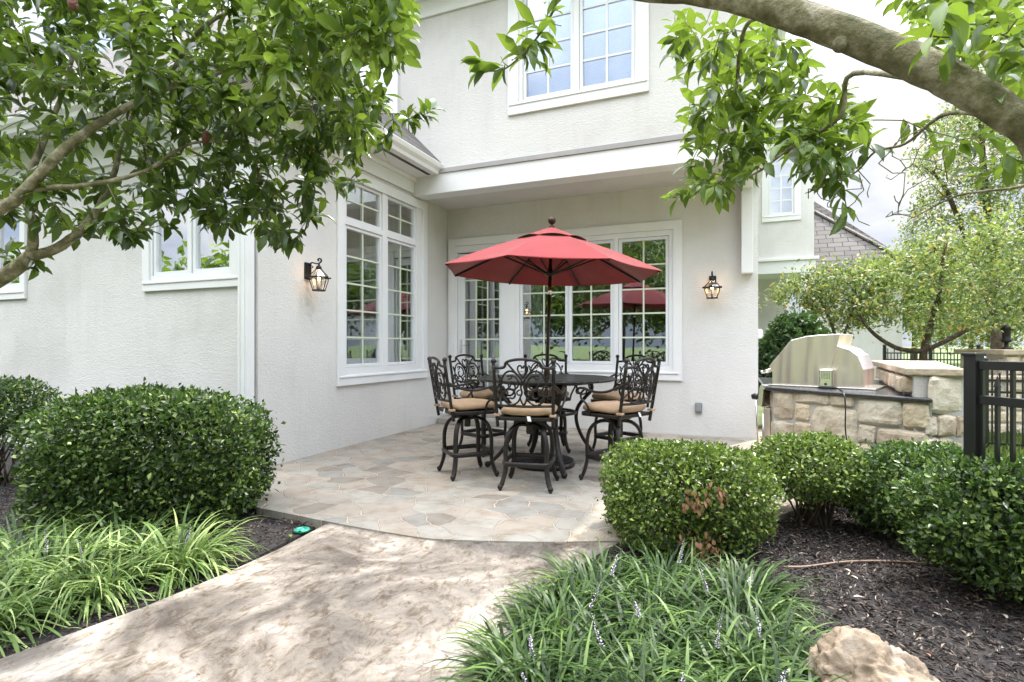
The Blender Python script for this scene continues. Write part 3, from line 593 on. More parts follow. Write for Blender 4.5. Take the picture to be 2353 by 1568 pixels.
window(TB(YU), ux0, ux1, uz0, ugt+.3, .17, [(*ul, ugb, ugt, 2, 5), (*ur, ugb, ugt, 2, 5)], M_GLASS2, lab='upper storey white window with closed blinds', blind=True, munt=M_SASH, sw=.05, cb=.17, mw=.03)
# upper eaves
EZ = 7.0; mb = MB(); x0, x1, y0, y1 = XA-.25, XR, YU, 16.
mb.box(x0-.3, x1+.035, y0-.035, y0-.001, 6.60, EZ); mb.box(x1+.001, x1+.034, y0-.034, y1, 6.60, EZ); mb.box(x0-.3, x1+.09, y0-.09, y0-.036, 6.86, EZ-.001); mb.build('frieze', M_TRIM, house, bevel=.006)
mb = MB(); mb.box(x0-1.2, x1+OV, y0-OV, y1+OV, EZ+.002, EZ+.03); mb.build('soffit', M_TRIM, house)
gp2 = [(u, w+2.95) for u, w in gp]
gutter((x0-1.2, y0-OV, 0), (x1+OV+.1, y0-OV, 0), (0, -1, 0), gp2, house); gutter((x1+OV, y0-OV-.1, 0), (x1+OV, y1+OV, 0), (1, 0, 0), gp2, house)
mb = MB()
for k in range(240): y = y0-.35+k*.035; mb.box(x1+OV-.14, x1+OV-.05, y, y+.014, EZ-.004, EZ+.001)
mb.build('soffit_vent', M_DARKSLOT, house)
mb = MB(); mb.box(x1+.02, x1+.1, YU+.1, YU+.2, 4.1, 6.9); mb.build('downspout', M_TRIM, house, bevel=.008)
# hanging bracket board under the beam
pa, pb = onY(1703, 628, YB-.16); pc = onY(1730, 628, YB-.16)[0]
mb = MB(); mb.box(pa, pc, YB-.16, YB-.001, pb, 3.799); mb.box(pa+.01, pc-.01, YU+.26, YB-.161, 3.6, 3.799); mb.build('bracket', M_TRIM, house, bevel=.006)
# roofs
def roof(name, pts, uvx, uvy, o, parent, th=.06):
    o, ux, uy = Vector(o), Vector(uvx).normalized(), Vector(uvy).normalized(); nn = ux.cross(uy).normalized(); nn = nn if nn.z > 0 else -nn
    m = MB(); k = len(pts); m.add([Vector(p) for p in pts]+[Vector(p)+nn*th for p in pts], [tuple(range(k-1, -1, -1)), tuple(range(k, 2*k))]+[(i, (i+1) % k, k+(i+1) % k, k+i) for i in range(k)])
    return m.build(name, M_SHING, parent, uvf=lambda c: ((Vector(c)-o).dot(ux), (Vector(c)-o).dot(uy)))
ex, ey, rz_ = XA+OV+.03, YC-OV-.03, 4.2
roof('roof', [(ex, ey, rz_), (ex, YU-.005, rz_), (ex-3.2, YU-.005, rz_+3.2), (ex-3.2, ey+3.2, rz_+3.2)], (0, 1, 0), (-1, 0, 1), (ex, ey, rz_), house)
roof('roof', [(-14, ey, rz_), (ex, ey, rz_), (ex-3.2, ey+3.2, rz_+3.2), (-14, ey+3.2, rz_+3.2)], (1, 0, 0), (0, 1, 1), (ex, ey, rz_), house)
ex2, ey2, z2 = XR+OV+.04, YU-OV-.04, EZ+.13
roof('roof', [(x0-1.3, ey2, z2), (ex2, ey2, z2), (ex2-2.6, ey2+2.6, z2+2.4), (x0-1.3, ey2+2.6, z2+2.4)], (1, 0, 0), (0, 1, .92), (ex2, ey2, z2), house)
roof('roof', [(ex2, ey2, z2), (ex2, 16.5, z2), (ex2-2.6, 16.5, z2+2.4), (ex2-2.6, ey2+2.6, z2+2.4)], (0, 1, 0), (-1, 0, .92), (ex2, ey2, z2), house)
# interior shell seen through the glass
mb = MB(); mb.add([(-13.9, YC+.21, .1), (XA-.21, YC+.21, .1), (XA-.21, 13.5, .1), (-13.9, 13.5, .1)], [(0, 1, 2, 3)]); mb.add([(XA-.209, YB+.23, .1), (XR-.3, YB+.23, .1), (XR-.3, 13.5, .1), (XA-.209, 13.5, .1)], [(0, 1, 2, 3)]); mb.build('room_floor', M_FLOOR, house)
mb = MB(); mb.box(-13.9, XA-.21, YC+.21, 13.5, 3.86, 3.9); mb.box(XA-.2, XR-.3, YB+.23, 13.5, 3.86, 3.9); mb.box(-13.9, XR-.3, 13.5, 13.6, 0, 3.9); mb.box(-10.2, -10.1, YC+.21, 13.5, 0, 3.9); mb.box(XA-.26, XA-.21, 7.9, YB+.5, 0, 3.86)
mb.box(XA-.2, XR-.3, YU+1.9, YU+2.0, 4.1, 6.9); mb.build('room_wall', M_ROOM, house)
def curtain(T, x0, x1, y, z0, z1, amp=.03, parent=house):
    m = MB(T); n = max(12, int((x1-x0)/.02)); vs = []; fs = []
    for i in range(n+1):
        x = x0+(x1-x0)*i/n; yy = y+amp*math.sin(i*1.1)
        vs += [(x, yy, z0), (x, yy, z1)]
    for i in range(n): fs.append((2*i, 2*i+2, 2*i+3, 2*i+1))
    m.add(vs, fs, True); return m.build('curtain', M_CURT, parent)
curtain(TB(YB), bx(1116), bx(1162), .45, .12, 3.3); curtain(TB(YB), bx(1195), bx(1225), .45, .3, 3.3)
curtain(TA(XA), rb-.42, rb+.12, .35, .12, 3.6); curtain(TA(XA), ra-.12, ra+.22, .42, .12, 3.6)
# yellow armchair inside, behind the tall window
ac = tag(empty('armchair', (-6.2, 6.55, .1), R(-100)), 'yellow upholstered armchair inside the house behind the tall window', 'armchair')
M_YEL = simple('yellow_fabric', (.45, .33, .08), .9); 
for nm, dims in (('seat', (-.33, .33, -.3, .35, .22, .46)), ('backrest', (-.4, .4, -.5, -.31, .2, 1.12)), ('armrest', (-.5, -.34, -.3, .36, .2, .66)), ('armrest', (.34, .5, -.3, .36, .2, .66)), ('base', (-.42, .42, -.42, .3, 0, .2))):
    m = MB(); m.box(*dims); m.build(nm, M_YEL, ac, bevel=.05, seg=3)

# --- far wing of the house and the low garage wing
YF = 17.6; fxr = onY(1870, 795, YF)[0]
fw = tag(empty('house_wing', (0, 17.6, 0)), 'far off white two storey wing with a blinded window beyond the main corner', 'house'); fw.location = (0, 0, 0)
def fpt(x, y): return onY(x, y, YF)
wxa, wxb = fpt(1750, 505)[0], fpt(1840, 505)[0]; wza = fpt(1840, 505)[1]; wzb = wza+2.3
bt = fpt(1870, 592)[1]; bb = fpt(1870, 624)[1]
mb = MB(TB(YF)); mb.panel(-2, fxr, bb, 7.7, 0, .2, [(wxa+.08, wxb-.08, wza+.08, wzb-.08)]); mb.panel(-2, fxr-.6, -.12, bb-.01, 1.4, 1.6, []); mb.box(fxr-.2, fxr-.001, .21, 7, bb, 7.7); mb.build('wall', M_STUCCO, fw)
mb = MB(TB(YF)); mb.box(-2, fxr+.04, -.05, 1.6, bb-.02, bt-.06); mb.box(-2, fxr+.12, -.1, .02, bt-.058, bt+.03); mb.box(fxr-.35, fxr+.03, -.04, .35, -.1, bb-.022); mb.build('band', M_TRIM, fw, bevel=.01); mb = MB(TB(YF)); mb.box(-2, fxr+.3, -.4, .1, 7.6, 7.8); mb.build('soffit', M_TRIM, fw, bevel=.01)
def fwin(parent, T, x0, x1, z0, z1):
    global house
    h = house; house = parent; c = .17; g = (x0+c+.07, x1-c-.07, z0+c+.08, z1-c-.07, 2, 5)
    window(T, x0, x1, z0, z1, c, [g], M_GLASS2, blind=True, munt=M_SASH, sw=.06, mw=.04, lab=None); house = h
fwin(fw, TB(YF), wxa, wxb, wza, wzb)
roof('roof', [(-2, YF-.5, 7.8), (fxr+.5, YF-.5, 7.8), (fxr-2, YF+2, 10), (-2, YF+2, 10)], (1, 0, 0), (0, 1, .9), (0, YF, 7.8), fw)
gw = tag(empty('garage_wing'), 'low white garage wing with a grey hipped shingle roof behind the airy trees', 'house')
YG = 19.5; gx1 = onY(2073, 795, YG)[0]; gz = 3.4
mb = MB(TB(YG)); mb.panel(fxr+.1, gx1, -.12, gz, 0, .2, []); mb.box(gx1-.2, gx1-.001, .2, 7, -.12, gz); mb.build('wall', M_STUCCO, gw)
e = gx1+.4; f_ = YG-.4
mb = MB(); mb.box(fxr+.1, e, f_, YG+.1, gz-.02, gz+.12); mb.build('fascia', M_TRIM, gw, bevel=.01)
roof('roof', [(fxr-.5, f_, gz+.13), (e, f_, gz+.13), (e-4.2, f_+4.2, gz+4.33), (fxr-.5, f_+4.2, gz+4.33)], (1, 0, 0), (0, 1, 1), (e, f_, gz), gw)
roof('roof', [(e, f_, gz+.13), (e, f_+9, gz+.13), (e-4.2, f_+9, gz+4.33), (e-4.2, f_+4.2, gz+4.33)], (0, 1, 0), (-1, 0, 1), (e, f_, gz), gw)
m = MB(); m.bar((e, f_, gz+.22), (e-4.2, f_+4.2, gz+4.42), .28, .05); m.build('hip_cap', M_SHING, gw, uvf=lambda c: (c[0]*1.4, c[1]*.3))

# ================================================================ LANTERNS, SMALL WALL FITTINGS
def lantern(loc, rz, label):
    t = tag(empty('wall_lantern', loc, rz), label, 'lantern', 'lit wall lanterns on the stucco')
    m = MB(); m.box(-.05, .05, -.03, 0, -.02, .26); m.box(-.035, .035, -.045, -.03, .0, .24); m.build('back_plate', M_IRON2, t, bevel=.012)
    m = MB(); arm = [(0, -.03, .20), (0, -.08, .255), (0, -.14, .24), (0, -.19, .235), (0, -.235, .26), (0, -.235, .30), (0, -.205, .315), (0, -.185, .295), (0, -.20, .275)]
    m.tube(catmull(arm, 5), .011, 8); m.tube(catmull([(0, -.03, .04), (0, -.07, .02), (0, -.10, .0)], 4), .012, 8); m.tube(catmull([(0, -.05, .22), (0, -.10, .19), (0, -.075, .165), (0, -.06, .185)], 4), .007, 6); m.tube([(0, -.2, .24), (0, -.2, .19)], .012, 8); m.build('arm', M_IRON2, t)
    c = Vector((0, -.2, 0)); n = 6; hexp = lambda r, z, k: c+Vector((r*math.cos(k*math.pi/3+.52), r*math.sin(k*math.pi/3+.52), z))
    m = MB()
    for (r, z, w) in ((.125, .0, .013), (.075, -.21, .012), (.03, .155, .010)):
        m.tube([hexp(r, z, k) for k in range(6)], w, 6, closed=True)
    for k in range(6):
        m.tube(catmull([hexp(.118, 0, k), hexp(.113, -.06, k), hexp(.095, -.13, k), hexp(.075, -.21, k)], 4), .0055, 6)
        m.tube(catmull([hexp(.118, .01, k), hexp(.10, .05, k), hexp(.06, .10, k), hexp(.03, .15, k)], 4), .0055, 6)
        m.ball(hexp(.140, .005, k), .014, 8)
    m.lathe([(.078, -.222), (.082, -.21), (.07, -.2), (.02, -.198)], c, 6, False); m.lathe([(.034, .14), (.034, .175), (.018, .20), (.008, .21)], c, 10); m.build('cage', M_IRON2, t)
    m = MB(); vs = [hexp(r, z, k) for (r, z) in ((.110, -.006), (.105, -.06), (.089, -.13), (.071, -.2)) for k in range(6)]
    m.add(vs, [(i*6+k, i*6+(k+1) % 6, (i+1)*6+(k+1) % 6, (i+1)*6+k) for i in range(3) for k in range(6)])
    vs = [hexp(r, z, k) for (r, z) in ((.112, .014), (.094, .05), (.056, .10), (.03, .14)) for k in range(6)]
    m.add(vs, [(i*6+k, i*6+(k+1) % 6, (i+1)*6+(k+1) % 6, (i+1)*6+k) for i in range(3) for k in range(6)]); m.build('glass', glassmat('lantern_glass', (.97, .93, .88), .08, .5) if 'lantern_glass' not in MATS else MATS['lantern_glass'], t)
    m = MB(); m.lathe([(.004, -.05), (.014, -.035), (.019, -.015), (.014, .012), (.003, .04)], c, 10); m.build('bulb', MATS.get('bulb_glow') or emit('bulb_glow', (1, .50, .16), 14), t)
    m = MB(); m.lathe([(.016, -.2), (.016, -.052)], c, 10); m.build('candle_sleeve', simple('candle_sleeve', (.75, .68, .55), .6) if 'candle_sleeve' not in MATS else MATS['candle_sleeve'], t)
    ld = bpy.data.lights.new('lantern_light', 'POINT'); ld.energy = .5; ld.color = (1, .52, .2); ld.shadow_soft_size = .02; lo = bpy.data.objects.new('lantern_light', ld); COL.objects.link(lo); lo.parent = t; lo.location = c+Vector((0, 0, .06))
    t.scale = (1.0, .92, .73)
    return t
lantern((XA, ax(705), 2.17), R(90), 'black lit lantern with scroll arm beside the tall window')
lantern((bx(1637), YB, 2.20), 0, 'black lit lantern on the wall right of the red umbrella')
ox, oz = onY(1605, 937, YB)
o = MB(); o.box(ox-.05, ox+.05, YB-.045, YB, oz-.075, oz+.075); o.box(ox-.035, ox+.035, YB-.06, YB-.044, oz-.055, oz+.05); tag(o.build('outlet_box', simple('grey_plastic', (.25, .26, .26), .5), bevel=.006), 'small grey weatherproof outlet box low on the patio wall', 'outlet')
o = MB(); o.box(XR+.001, XR+.06, YB+.25, YB+.33, 1.46, 1.60); o.box(XR+.06, XR+.075, YB+.265, YB+.315, 1.48, 1.58); tag(o.build('outlet_box', M_TRIM, bevel=.006), 'small white box at the house corner above the grill', 'outlet')

# ================================================================ PATIO SET
TCX, TCD = .39, 6.14
TC = CP(TCX, TCD)
def backpt(u, z, off=0.): return Vector((u, -.245-(z-.66)*.17-.035*(1-(u/.27)**2)-off, z))
def spiral(cx, cz, r0, r1, a0, a1, k=14): return [(cx+(r0+(r1-r0)*i/k)*math.cos(R(a0+(a1-a0)*i/k)), cz+(r0+(r1-r0)*i/k)*math.sin(R(a0+(a1-a0)*i/k))) for i in range(k+1)]
def make_chair():
    t = empty('swivel_bar_chair')
    # four arched legs, ring, hub
    prof = [(.02, .585), (.09, .600), (.17, .585), (.235, .53), (.268, .44), (.276, .34), (.272, .25), (.282, .16), (.305, .085), (.322, .045)]
    for k in range(4):
        a = math.pi/4+k*math.pi/2; m = MB(); m.tube(catmull([(s_*math.cos(a), s_*math.sin(a), z) for s_, z in prof], 3), .0185, 8, flat=Vector((-math.sin(a), math.cos(a), 0)))
        m.ball((.335*math.cos(a), .335*math.sin(a), .034), .027, 10); m.lathe([(.014, 0), (.016, .012)], (.335*math.cos(a), .335*math.sin(a), 0), 8); m.build('leg', M_IRON, t)
    h, c = .222, .08; ring = []
    for k in range(4):
        a0 = k*math.pi/2; cx, cy = (h-c)*(1 if k in (0, 3) else -1), (h-c)*(1 if k in (0, 1) else -1)
        for j in range(5): a = a0+j*math.pi/8; ring.append((cx+c*math.cos(a), cy+c*math.sin(a), .245))
    m = MB(); m.tube(ring, .0165, 8, closed=True, flat=Vector((0, 0, 1))); m.build('footrest', M_IRON, t)
    m = MB(); m.lathe([(.03, .50), (.034, .52), (.034, .60), (.05, .61), (.05, .625), (.03, .63), (.03, .66)], n=14)
    for sx in (-1, 1): m.tube(catmull([(sx*.02, 0, .615), (sx*.10, 0, .622), (sx*.19, 0, .655)], 4), .014, 8)
    for sy in (-1, 1): m.tube(catmull([(0, sy*.02, .612), (0, sy*.10, .618), (0, sy*.19, .652)], 4), .014, 8)
    m.build('swivel_hub', M_IRON, t)
    m = MB(); pts = [(-.25, -.25), (.25, -.25), (.272, .0), (.27, .20), (.2, .262), (-.2, .262), (-.27, .20), (-.272, 0)]
    m.prism(pts, .655, .69); m.build('seat_frame', M_IRON, t, bevel=.008)
    # cushion as a soft superellipse
    m = MB(); nu, nv = 28, 9; vs = []; fs = []
    for j in range(nv+1):
        ph = -math.pi/2+math.pi*j/nv
        for i in range(nu):
            a = 2*math.pi*i/nu; cc = math.copysign(abs(math.cos(a))**.38, math.cos(a)); ss = math.copysign(abs(math.sin(a))**.38, math.sin(a)); f = max(abs(math.cos(ph)), .0)**.32
            z = math.copysign(abs(math.sin(ph))**.75, math.sin(ph))*.040+.735+.006*math.sin(5*a)*f+(.012*(1-f) if ph > 0 else 0)
            vs.append((cc*f*.258, ss*f*.252+.006, z))
    for j in range(nv):
        for i in range(nu): fs.append((j*nu+i, j*nu+(i+1) % nu, (j+1)*nu+(i+1) % nu, (j+1)*nu+i))
    m.add(vs, fs, True); cu = m.build('cushion', M_CUSH, t)
    m = MB(); m.add([(.02, -.262, .705), (.055, -.262, .70), (.065, -.275, .655), (.03, -.275, .66)], [(0, 1, 2, 3)]); m.build('care_tag', M_TAG, cu)
    for sx in (-1, 1): m = MB(); m.box(sx*.262-.028, sx*.262+.028, -.285, -.225, .70, .722); m.build('tie_strap', M_CUSH, cu, bevel=.004)
    # back
    m = MB(); q = lambda pts, r=.0085, k=3: m.tube(catmull([backpt(u, z) for u, z in pts], k), r, 6)
    fr = MB()
    for sx in (-1, 1):
        fr.tube([backpt(sx*.262, z)+Vector((sx*(z-.66)*.03, 0, 0)) for z in (.60, .70, .85, 1.0, 1.12, 1.175)], .0165, 8)
        e = backpt(sx*.262, 1.175)+Vector((sx*.0155, 0, 0)); fr.lathe([(.014, 0), (.021, .006), (.013, .014)], e, 10); fr.ball(e+Vector((0, 0, .036)), .0255, 12)
    fr.tube(catmull([backpt(u, z) for u, z in [(-.265, 1.145), (-.19, 1.15), (-.165, 1.165), (-.15, 1.20), (-.08, 1.222), (0, 1.228), (.08, 1.222), (.15, 1.20), (.165, 1.165), (.19, 1.15), (.265, 1.145)]], 4), .0135, 8)
    fr.tube(catmull([backpt(u, z) for u, z in [(-.265, .80), (0, .795), (.265, .80)]], 5), .0125, 8); fr.build('back_frame', M_IRON, t)
    for s_ in (-1, 1):
        M_ = lambda L: [(s_*u, z) for u, z in L]
        q(M_([(0, 1.055), (.018, 1.085), (.042, 1.12), (.044, 1.155), (.022, 1.172), (.006, 1.155), (.012, 1.145)]))
        q(M_([(.15, 1.20), (.12, 1.165), (.085, 1.125), (.05, 1.085), (.02, 1.05), (.008, 1.01)]), .010)
        q(M_([(.07, 1.105), (.12, 1.12), (.175, 1.09), (.205, 1.02), (.208, .94), (.18, .87), (.15, .845)]), .0095)
        q(M_([(.205, 1.05), (.235, 1.085), (.215, 1.02)]), .007)
        q(M_(spiral(.105, 1.0, .082, .022, 60, 420, 18)), .0085, 2)
        q(M_(spiral(.118, .895, .085, .02, -80, 300, 18)), .0088, 2)
        q(M_([(.008, 1.01), (.022, .97), (.012, .92), (.03, .88), (.02, .84), (.0, .80)]), .009)
        q(M_([(.03, .95), (.06, .93), (.05, .90), (.03, .905)]), .007)
        q(M_([(.03, .88), (.05, .84), (.09, .812), (.13, .806)]), .009)
        q(M_([(.14, .92), (.17, .95), (.195, .985)]), .008); q(M_([(.10, 1.08), (.115, 1.05), (.14, 1.045)]), .007)
        q(M_([(.215, .98), (.25, .96), (.265, .93)]), .008); q(M_([(.2, .9), (.235, .87), (.265, .86)]), .008)
    m.build('backrest_scrollwork', M_IRON, t)
    for sx in (-1, 1):
        m = MB(); a = backpt(sx*.272, .985)
        m.tube(catmull([a, (sx*.30, -.24, .955), (sx*.315, -.14, .915), (sx*.32, -.02, .905), (sx*.318, .10, .925), (sx*.312, .18, .935), (sx*.31, .225, .915), (sx*.31, .225, .885), (sx*.31, .195, .88)], 4), .0125, 8, flat=Vector((1, 0, 0)))
        m.tube(catmull([(sx*.314, .13, .925), (sx*.318, .17, .88), (sx*.325, .16, .83), (sx*.31, .11, .78), (sx*.285, .10, .72), (sx*.272, .12, .67)], 4), .0115, 8); m.build('armrest', M_IRON, t)
    return t
chair0 = make_chair()
spots = [(.17, 5.22, 12, 'bar chair nearest the camera with its scrolled back turned to the viewer'),
         (-.47, 5.70, 66, 'bar chair left of the table seen side on with gold lit tan cushion'),
         (-.36, 6.88, 133, 'rear left bar chair in front of the patio door'),
         (.47, 7.02, 178, 'rear middle bar chair behind the umbrella pole'),
         (1.30, 6.62, -130, 'rear right bar chair behind the front right chair'),
         (1.03, 5.42, -43, 'front right bar chair beside the round clipped shrub')]
for i, (lt, d, ang, lab) in enumerate(spots):
    o = chair0 if i == 0 else copytree(chair0)
    o.location = CP(lt, d); o.rotation_euler = (0, 0, YAW-R(ang))
    tag(o, lab, 'chair', 'cast metal swivel bar chairs round the table')
# table
tb = tag(empty('round_table', TC, YAW), 'round dark cast metal bar table with fretted top under the red umbrella', 'table')
m = MB(); m.lathe([(.03, .965), (.70, .968), (.755, .962), (.772, .970), (.775, .985), (.766, .993), (.74, .990), (.73, .9885), (.03, .9885)], n=72); m.build('tabletop', M_TABLE, tb)
m = MB(); m.tube([(.33*math.cos(a*math.pi/18), .33*math.sin(a*math.pi/18), .60) for a in range(36)], .016, 8, closed=True); m.tube([(.50*math.cos(a*math.pi/18), .50*math.sin(a*math.pi/18), .945) for a in range(36)], .018, 8, closed=True)
for k in range(8): a = k*math.pi/4; m.tube([(.04*math.cos(a), .04*math.sin(a), .6), (.33*math.cos(a), .33*math.sin(a), .6)], .009, 6)
m.build('stretcher_ring', M_IRON, tb)
for k in range(4):
    a = R(-78+90*k); ca, sa = math.cos(a), math.sin(a); m = MB()
    prof = [(.50, .955), (.545, .90), (.535, .83), (.46, .75), (.385, .66), (.355, .56), (.37, .44), (.43, .30), (.52, .17), (.61, .08), (.66, .045)]
    m.tube(catmull([(s_*ca, s_*sa, z) for s_, z in prof], 3), [.021]*31, 8, flat=Vector((-sa, ca, 0))); m.ball((.675*ca, .675*sa, .036), .034, 10)
    m.tube(catmull([(s_*ca, s_*sa, z) for s_, z in [(.40, .95), (.36, .88), (.40, .80), (.47, .80), (.48, .85), (.44, .87)]], 4), .011, 6)
    m.build('leg', M_IRON, tb)
# umbrella, leaning slightly
UC = CP(.362, 6.14)
um = tag(empty('patio_umbrella', UC), 'red octagonal patio umbrella with ball finial over the table', 'umbrella')
um.rotation_euler = Matrix.Rotation(R(1.9), 3, Vector((FX, FY, 0))).to_euler()
ROT = YAW+R(22.5)
M_POLE = simple('bronze_pole', (.045, .028, .018), .35, .6)
m = MB(); m.lathe([(.019, .1), (.019, 2.66)], n=14); m.build('pole', M_POLE, um)
m = MB(); m.lathe([(.0205, 1.93), (.0205, 2.02)], n=14); m.build('pole_joint', M_STEELB, um)
m = MB(); m.lathe([(.03, .96), (.034, 1.0), (.034, 1.09), (.026, 1.12)], n=14); m.build('table_collar', M_POLE, um)
def cpt(k, f, z0=2.665, Rr=1.235, drop=.485):
    a = ROT+k*math.pi/4; r = Rr*f; z = z0-drop*(.80*f+.20*f*f); return Vector((r*math.cos(a), r*math.sin(a), z))
m = MB(); ns, nf = 8, 10; f0 = .16
for lay, dz in ((0, 0), (1, -.004)):
    vs = []; fs = []
    for k in range(8):
        for i in range(ns+1):
            for j in range(nf+1):
                f = f0+(1-f0)*j/nf; s_ = i/ns; p = cpt(k, f).lerp(cpt(k+1, f), s_); p.z -= .010*math.sin(math.pi*s_)*f*(1+.3*math.sin(j*1.3+k)); p.z += dz
                sc = 1-.022*math.sin(math.pi*s_)*f; p.x *= sc; p.y *= sc; vs.append(p)
    W_ = (ns+1)*(nf+1)
    for k in range(8):
        for i in range(ns):
            for j in range(nf): a = k*W_+i*(nf+1)+j; fs.append((a, a+nf+1, a+nf+2, a+1) if lay == 0 else (a, a+1, a+nf+2, a+nf+1))
    m.add(vs, fs, True)
for k in range(8):
    pts = []
    for i in range(ns+1): s_ = i/ns; p = cpt(k, 1).lerp(cpt(k+1, 1), s_); p.z -= .012*math.sin(math.pi*s_)+.004; sc = 1-.022*math.sin(math.pi*s_); pts.append(Vector((p.x*sc, p.y*sc, p.z)))
    m.tube(pts, .0045, 5)
can = m.build('canopy', M_RED, um)
m = MB(); vs = []; fs = []; nk = 8*8
for j in range(7):
    f = j/6*.335
    for i in range(nk):
        k, s_ = divmod(i, 8); s_ /= 8; p = cpt(k, f, 2.705, 1.235, .585).lerp(cpt(k+1, f, 2.705, 1.235, .585), s_)
        p.z += .022*math.sin(math.pi*s_)*(j/6)**3; vs.append(p)
for j in range(6):
    for i in range(nk): fs.append((j*nk+i, j*nk+(i+1) % nk, (j+1)*nk+(i+1) % nk, (j+1)*nk+i))
m.add(vs, fs, True); m.add([v-Vector((0, 0, .004)) for v in vs], [f[::-1] for f in fs], True); m.build('vent_cap', M_RED, can)
m = MB(); m.lathe([(.02, 2.64), (.035, 2.70), (.03, 2.715), (.014, 2.725), (.012, 2.735)], n=14); m.ball((0, 0, 2.775), .046, 16); m.build('finial', M_POLE, um)
m = MB(); m.lathe([(.022, 2.14), (.055, 2.15), (.058, 2.185), (.03, 2.20), (.022, 2.26)], n=16); m.build('slider_hub', M_POLE, um)
for k in range(8):
    m = MB(); m.bar(cpt(k, .04)-Vector((0, 0, .02)), cpt(k, .99)-Vector((0, 0, .018)), .014, .022); rb_ = m.build('rib', M_POLE, um)
    m = MB(); a = ROT+k*math.pi/4; m.bar((.05*math.cos(a), .05*math.sin(a), 2.17), cpt(k, .52)-Vector((0, 0, .025)), .012, .016); m.build('strut', M_POLE, rb_)
ub = tag(empty('umbrella_base', UC), 'round ribbed dark iron umbrella base on the flagstones', 'umbrella base')
m = MB(); m.lathe([(.35, .0), (.355, .03), (.335, .055), (.25, .075), (.12, .10), (.05, .115), (.034, .14), (.034, .42), (.04, .43), (.04, .46), (.024, .47)], n=48)
for k in range(40): a = k*math.pi/20; m.bar((.12*math.cos(a), .12*math.sin(a), .101), (.335*math.cos(a), .335*math.sin(a), .058), .012, .014)
m.build('base_plate', M_IRON, ub); m = MB(); m.tube([(.04, 0, .40), (.085, 0, .40)], .006, 6); m.ball((.09, 0, .40), .015); m.build('clamp_knob', M_IRON, ub)

# ================================================================ GRILL ISLAND
isl = tag(empty('grill_island', (0, 0, 0)), 'buff stone grill island with dark granite counter and raised capped wall', 'grill island')
Lp, Rp = Vector((.30, 6.21, 0)), Vector((1.46, 5.38, 0)); CZ = .92
dirn = (Rp-Lp).normalized(); nrm = Vector((dirn.y, -dirn.x, 0))     # towards the camera
EP = CP((2222-1176)/1241*4.36, 4.36)
EP2 = Vector((EP.x, EP.y, 0))
m = MB(); body = [(Lp+dirn*.05-nrm*.03), (Rp-nrm*.05), Vector((1.72, 8.1, 0)), Vector((.38, 8.1, 0))]
m.prism([(p.x, p.y) for p in body], -.1, CZ-.035); 
tw = [(Rp-dirn*.12-nrm*.03), EP2-nrm*.02, Vector((EP2.x+.5, 8.1, 0)), Vector((1.68, 8.1, 0))]
m.prism([(p.x, p.y) for p in tw], -.1, 1.10); m.build('mortar_core', M_MORTAR, isl)
m = MB(); cp = [Lp-dirn*.02+nrm*.0, Rp+dirn*.03+nrm*.01, Vector((1.74, 8.12, 0)), Vector((.28, 8.12, 0))]; m.prism([(p.x, p.y) for p in cp], CZ-.034, CZ); m.build('countertop', M_GRAN, isl, bevel=.010)
def stone(mb, x0, x1, z0, z1, y0, y1, seed, rough=.012):
    """one irregular dressed stone: rounded grid face"""
    r = random.Random(seed); mb.ct = r.random(); nx, nz = 12, 9; vs = []; off = Vector((seed*3.1, seed*1.7, 0))
    cxm, czm = (x0+x1)/2, (z0+z1)/2
    for j in range(nz+1):
        for i in range(nx+1):
            u, w = i/nx*2-1, j/nz*2-1; x, z = cxm+(x1-x0)/2*u, czm+(z1-z0)/2*w
            edge = max(abs(u), abs(w)); k = (1-.10*(abs(u)*abs(w))**2)
            x = cxm+(x-cxm)*k; z = czm+(z-czm)*k; nz_ = mnoise.noise(Vector((x*5, z*5, seed)))+.6*mnoise.noise(Vector((x*13, z*13, seed+5)))+.35*mnoise.noise(Vector((x*34, z*34, seed)))
            x += .012*mnoise.noise(Vector((z*9, seed, 1))); z += .012*mnoise.noise(Vector((x*9, seed, 2)))
            y = y0 + (0 if edge < .99 else (y1-y0)*.9) + rough*nz_ + (.006 if .6 < edge < .99 else 0); vs.append((x, y, z))
    fs = [(j*(nx+1)+i, j*(nx+1)+i+1, (j+1)*(nx+1)+i+1, (j+1)*(nx+1)+i) for j in range(nz) for i in range(nx)]
    mb.add(vs, fs, False)
# near face: local x from the left end, z up (laid out as in the photograph)
def TI(o, d_, n_): return lambda x, y, z: (o.x+d_.x*x-n_.x*y, o.y+d_.y*x-n_.y*y, z)
flen = (Rp-Lp).length
near = [(.0, .20, .60, .88), (.235, .36, .62, .77), (.22, .56, .80, .88), (.58, .77, .80, .88), (.40, .80, .36, .77), (.22, .37, .43, .58), (-.01, .2, .42, .57), (.0, .18, .22, .40), (.2, .38, .2, .41), (.42, .62, .16, .33), (.65, .8, .15, .33), (.82, 1.16, .66, .87), (.83, .95, .49, .63), (.99, 1.36, .45, .62), (.82, .98, .3, .46), (1.0, 1.2, .2, .42), (1.22, 1.5, .22, .43), (0, .2, -.05, .2), (.22, .5, -.05, .14), (.55, .9, -.05, .13), (.95, 1.4, -.05, .17), (.82, 1.0, .15, .27), (1.19, 1.40, .66, .86)]
m = MB(TI(Lp+dirn*.07-nrm*.03, dirn, nrm))
for i, (a, b, c, d_) in enumerate(near): stone(m, a*.98-.018, min(b*.98+.016, flen-.08), c-.015, d_+.014, -.018, .01, i+1, .010) if a < flen-.15 else None
dE = (EP2-Rp).normalized(); nE = Vector((dE.y, -dE.x, 0))
m.T = TI(Rp-dirn*.02-nrm*.04, dE, nE); el = (EP2-Rp).length
